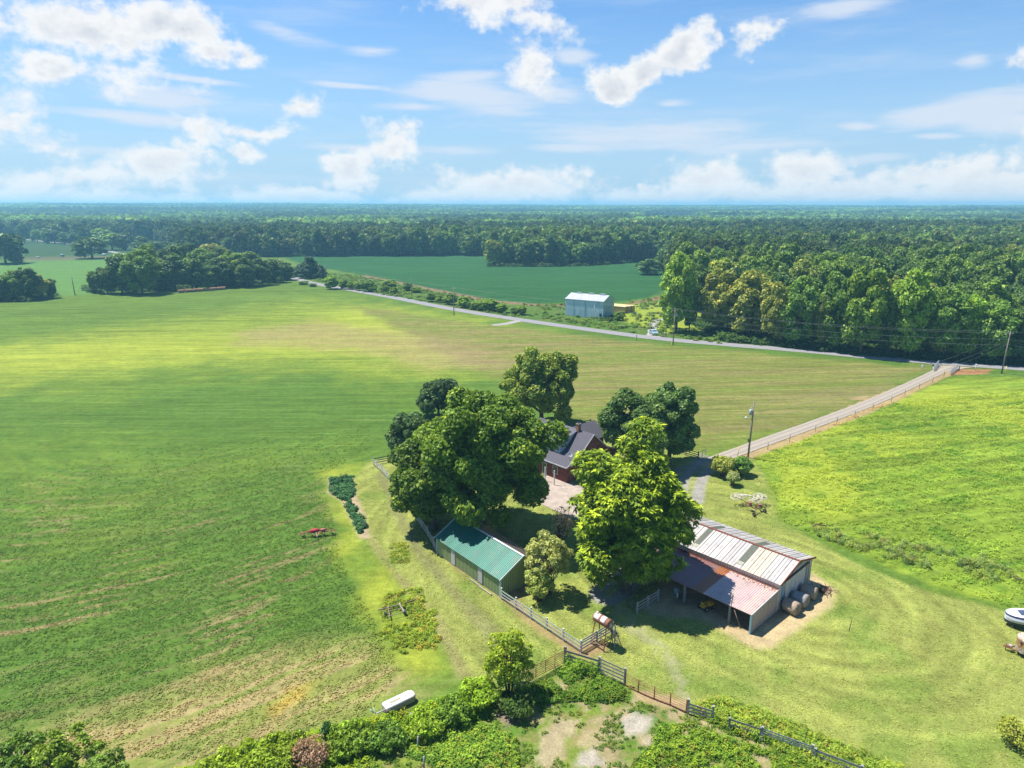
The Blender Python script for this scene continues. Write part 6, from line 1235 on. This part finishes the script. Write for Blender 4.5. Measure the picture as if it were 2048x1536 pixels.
# ------------------------------------------------------------------ ground cover
def poly_pts(rng, P, n):
    lo, hi = P.min(0), P.max(0); out_ = np.empty((0, 2))
    while len(out_) < n:
        q_ = rng.uniform(lo, hi, (n, 2)); out_ = np.concatenate([out_, q_[sdist(q_[:, 0], q_[:, 1], P) > 0]])
    return out_[:n]
def clump_mesh(name, pts, hs, rs, per, leaf, c0, c1, tip, seed, upright=.5, asp=.3, base=None, lift=.85):
    """bushy clumps: each point gets a tuft of leaves on a low dome"""
    rng = np.random.default_rng(seed); n = len(pts); ix = np.repeat(np.arange(n), per); N_ = len(ix)
    d = rng.normal(size=(N_, 3)); d[:, 2] = np.abs(d[:, 2]) * 1.1; d = unit(d); k = rng.uniform(.45, 1.0, N_)
    P = np.column_stack([pts[ix, 0], pts[ix, 1], np.zeros(N_)]) + d * np.column_stack([rs[ix] * k, rs[ix] * k, hs[ix] * k])
    nrm = unit(d * .5 + rng.normal(size=d.shape) * .4 + np.array([0, 0, .9]))
    L = leaf * rng.uniform(.6, 1.4, N_); A, B = leaf_axes(rng, nrm, L, L * asp, d * .4 + np.array([0, 0, upright * 1.5]))
    t = (rng.uniform(0, 1, n)[ix] * .6 + rng.uniform(0, 1, N_) * .4)[:, None]
    C = np.array(c0) * (1 - t) + np.array(c1) * t; tp = sst(k * d[:, 2], .5, .9)[:, None] * .6; C = C * (1 - tp) + np.array(tip) * tp
    if base is not None: C = base[ix] * (1.45 + .35 * tp) * rng.uniform(.95, 1.3, (n, 1))[ix]
    else:
        sp_ = rng.uniform(0, 1, n); k3 = np.where(sp_ < .2, 0, np.where(sp_ < .35, 1, np.where(sp_ < .42, 2, 3))); SP = np.array([(.6, .72, .8), (1.25, 1.05, .9), (1.35, .85, 1.3), (1, 1, 1)])[k3]
        SP = SP * (.6 + .8 * fbm(pts[:, 0] / 1.6, pts[:, 1] / 1.6, seed + 200))[:, None]; C = C * 1.6 * SP[ix]
    return quads_mesh(name, P, A, B, C * rng.uniform(.85, 1.15, (N_, 1)))
rg = np.random.default_rng(5)
def cover(name, P, n, h, r, per, leaf, c0, c1, tip, label, seed, nz=None, upright=.5, asp=.3, cat='weeds'):
    pts_ = poly_pts(rg, P, n)
    if nz: f = fbm(pts_[:, 0] / nz[0], pts_[:, 1] / nz[0], seed); pts_ = pts_[f > nz[1]]
    if cat == 'weeds' and pts_[:, 1].max() < 130: pts_ = pts_[(land(pts_[:, 0], pts_[:, 1])[2] < .35) | (pts_[:, 1] > 75)]
    m_ = len(pts_); o = link(name, clump_mesh(name, pts_, h * rg.uniform(.5, 1.3, m_), r * rg.uniform(.6, 1.4, m_), per, leaf, c0, c1, tip, seed, upright, asp), M_GRASS); return tag(o, label, cat, None, 'stuff')
W1 = wpoly([(330, 1560), (480, 1500), (640, 1465), (760, 1440), (880, 1405), (960, 1385), (1000, 1400), (950, 1440), (860, 1470), (760, 1500), (700, 1560)])
cover('undergrowth', W1, 1500, .6, .5, 46, .14, (.07, .14, .01), (.14, .22, .012), (.3, .38, .015), 'tall bright weeds along the fence row', 1, nz=(1.5, .36))
W2 = wpoly([(1385, 1418), (1440, 1402), (1500, 1420), (1600, 1458), (1700, 1500), (1800, 1545), (1760, 1600), (1660, 1560), (1560, 1500), (1430, 1450)])
cover('undergrowth', W2, 1300, .75, .42, 46, .15, (.07, .14, .014), (.15, .22, .02), (.3, .36, .05), 'tall weeds along the broken grey fence', 2, upright=.9, asp=.2)
W3 = wpoly([(1380, 1450), (1500, 1490), (1640, 1545), (1600, 1620), (1250, 1620), (1290, 1500), (1330, 1455)])
cover('undergrowth', W3, 1100, .45, .4, 34, .13, (.06, .13, .014), (.13, .21, .016), (.26, .34, .03), 'leafy low weeds in the paddock below the pipe fence', 3, nz=(2.2, .38))
W4 = wpoly([(640, 1560), (760, 1505), (900, 1450), (985, 1455), (1030, 1480), (1040, 1560)])
cover('undergrowth', W4, 1100, .5, .42, 36, .13, (.05, .12, .015), (.12, .2, .02), (.24, .32, .03), 'leafy weeds in the paddock under the fence row', 4, nz=(2.4, .4))
W5 = wpoly([(1045, 1385), (1090, 1350), (1135, 1335), (1200, 1352), (1250, 1382), (1240, 1405), (1150, 1400), (1060, 1410)])
cover('undergrowth', W5, 620, .45, .38, 38, .13, (.04, .11, .012), (.1, .19, .016), (.22, .32, .03), 'dark leafy weeds at the foot of the corral', 6, nz=(1.8, .38))
W6 = wpoly([(1132, 1322), (1200, 1345), (1205, 1358), (1130, 1345)])
cover('undergrowth', W6, 70, 1.1, .4, 46, .12, (.05, .12, .012), (.1, .19, .016), (.2, .3, .03), 'vines climbing the grey corral boards', 7)
cover('undergrowth', PADDOCK, 6000, .16, .22, 12, .1, (.06, .13, .016), (.12, .19, .02), (.2, .28, .04), 'scattered low weeds and grass in the paddock', 8, nz=(1.4, .5))
GD = wpoly([(660, 958), (703, 952), (708, 985), (700, 1000), (722, 1032), (735, 1062), (720, 1066), (706, 1035), (692, 1002), (664, 985)])
cover('vegetable_plants', GD, 175, .55, .55, 60, .16, (.02, .075, .025), (.04, .12, .04), (.09, .2, .07), 'dark bluish green vegetable plants in the garden strip', 9, asp=.5, cat='plants')
cover('undergrowth', ROADSIDE, 1500, .9, 1.1, 26, .4, (.05, .1, .014), (.1, .17, .02), (.18, .25, .05), 'rough scrub between the road and the bean field', 10, nz=(9, .42), asp=.45)
RE = wpoly([(1380, 648), (1450, 684), (1560, 694), (1700, 709), (1900, 724), (2060, 733), (2300, 750), (2300, 738), (1900, 712), (1560, 680), (1400, 640)])
cover('undergrowth', RE, 1900, 1.9, 1.5, 40, .42, (.018, .045, .01), (.04, .09, .016), (.09, .16, .03), 'dark brush along the foot of the wood across the road', 11, asp=.5)
for i, pl in enumerate(([(165, 586), (300, 584), (345, 579), (440, 573), (480, 573), (560, 565), (590, 556), (580, 552), (440, 564), (170, 576)], [(-60, 606), (60, 604), (118, 596), (110, 590), (-60, 598)], [(560, 513.5), (760, 511.5), (970, 509.5), (970, 508), (760, 509.8), (560, 511.5)], [(976, 533), (1080, 534), (1180, 532), (1262, 526), (1262, 523), (1080, 530), (976, 529)], [(1185, 632), (1215, 645), (1240, 640), (1236, 632), (1210, 638)])):
    cover('undergrowth', wpoly(pl), (700, 300, 900, 500, 90)[i], (2.6, 2.2, 3.0, 2.5, 1.0)[i], (2.0, 1.8, 2.6, 2.2, .7)[i], 30, (.5, .5, .8, .7, .3)[i], (.02, .05, .012), (.04, .085, .018), (.08, .13, .03), ('dark brush at the foot of the left wood', 'dark brush under the small left clump', 'dark brush under the far tree line', 'dark brush under the wood in the bean field', 'weeds at the foot of the pale blue building')[i], 12 + i, asp=.55)
for i, (P_, n_) in enumerate(((wpoly([(770, 1190), (835, 1175), (870, 1225), (880, 1290), (820, 1320), (760, 1270)]), 420), (wpoly([(778, 1088), (815, 1085), (818, 1125), (785, 1128)]), 60))):
    cover('undergrowth', P_, n_, .34 - .14 * i, .4, 30, .12, (.12, .18, .016), (.19, .25, .02), (.3, .34, .04), ('weeds around the old drag frame', 'small round weed patch on the mown strip')[i], 20 + i, nz=(3, .42) if i == 0 else None)
# long grass of the right field, crest rows of coarse weeds
rf = poly_pts(rg, wpoly([(1560, 1042), (1545, 985), (1500, 918), (1640, 860), (1760, 808), (2060, 780), (2300, 800), (2300, 1290), (2060, 1225), (1860, 1160), (1700, 1100)]), 15000)
f = fbm((rf[:, 0] + rf[:, 1] * .25) / 10, (rf[:, 1] - rf[:, 0] * .3) / 1.4, 71); rf = rf[f + .12 * rg.normal(size=len(f)) > .45]; m_ = len(rf)
o = link('long_grass', clump_mesh('long_grass', rf, .22 * rg.uniform(.4, 1.3, m_), .5 * rg.uniform(.6, 1.4, m_), 9, .22, (.06, .17, .01), (.14, .27, .012), (.24, .36, .03), 30, .6, .22, base=land(rf[:, 0], rf[:, 1])[0] * 1.15), M_GRASS); tag(o, 'long bright grass of the right field', 'grass', None, 'stuff')
CW = wpoly([(1600, 1062), (1700, 1060), (1830, 1090), (2060, 1130), (2060, 1180), (1900, 1150), (1750, 1110), (1640, 1075)])
cover('coarse_weeds', CW, 420, .75, .45, 44, .2, (.1, .16, .03), (.17, .23, .05), (.3, .35, .12), 'pale coarse weed tufts along the edge of the right field', 31, nz=(3.5, .42), upright=.9, asp=.14)
# clover clumps over the left field: low leaves standing up from the turf
LFP = wpoly([(-80, 1500), (-80, 850), (300, 800), (740, 800), (740, 900), (640, 950), (690, 1140), (800, 1340), (720, 1440), (420, 1520)])
lf = poly_pts(rg, LFP, 52000); dx, dy = lf[:, 0] - CC[0], lf[:, 1] - CC[1]; ca, sa = math.cos(.75), math.sin(.75)
p_, q_ = np.abs(dx * ca + dy * sa), np.abs(-dx * sa + dy * ca); tt_ = (p_ ** 2.6 + q_ ** 2.6) ** (1 / 2.6)
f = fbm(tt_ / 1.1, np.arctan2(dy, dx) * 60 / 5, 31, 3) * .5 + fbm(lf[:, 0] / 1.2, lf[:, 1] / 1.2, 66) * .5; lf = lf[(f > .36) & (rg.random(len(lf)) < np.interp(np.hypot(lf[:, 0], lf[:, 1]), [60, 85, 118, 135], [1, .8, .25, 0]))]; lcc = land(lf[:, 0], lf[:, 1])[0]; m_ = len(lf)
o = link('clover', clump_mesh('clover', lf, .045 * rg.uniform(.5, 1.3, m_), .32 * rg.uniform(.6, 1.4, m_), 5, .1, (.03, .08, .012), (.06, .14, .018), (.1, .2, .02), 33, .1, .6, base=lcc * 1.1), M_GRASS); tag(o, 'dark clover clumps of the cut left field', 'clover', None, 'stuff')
yl = poly_pts(rg, YARD_LAWN, 45000); yl = yl[(yl[:, 1] < 105)]; lc, dmk, gmk, _ = land(yl[:, 0], yl[:, 1]); lc = lc[gmk < .15]; yl = yl[gmk < .15]; m_ = len(yl)
o = link('lawn_grass', clump_mesh('lawn_grass', yl, .02 * rg.uniform(.5, 1.3, m_), .3 * rg.uniform(.6, 1.4, m_), 4, .08, (.11, .18, .025), (.17, .23, .03), (.24, .28, .05), 34, .1, .35, base=lc * 1.12), M_GRASS); tag(o, 'short mown lawn grass around the barn', 'grass', None, 'stuff')
HAZE = 2.6e-4
# ------------------------------------------------------------------ haze
hb = MB(); hb.box(-8000, 8000, -600, 8000, -12, 78)
hz, ht = mat_new('haze_air'); hq = NT(ht)
hv = hq.n('ShaderNodeVolumePrincipled', {'Color': (.33, .76, 1.0, 1), 'Density': HAZE, 'Anisotropy': .2})
hq.L(hv.outputs[0], hq.n('ShaderNodeOutputMaterial').inputs[1])
ho = hb.build('haze', hz); tag(ho, kind='stuff', label='thin blue air that fades the far woods', cat='haze')
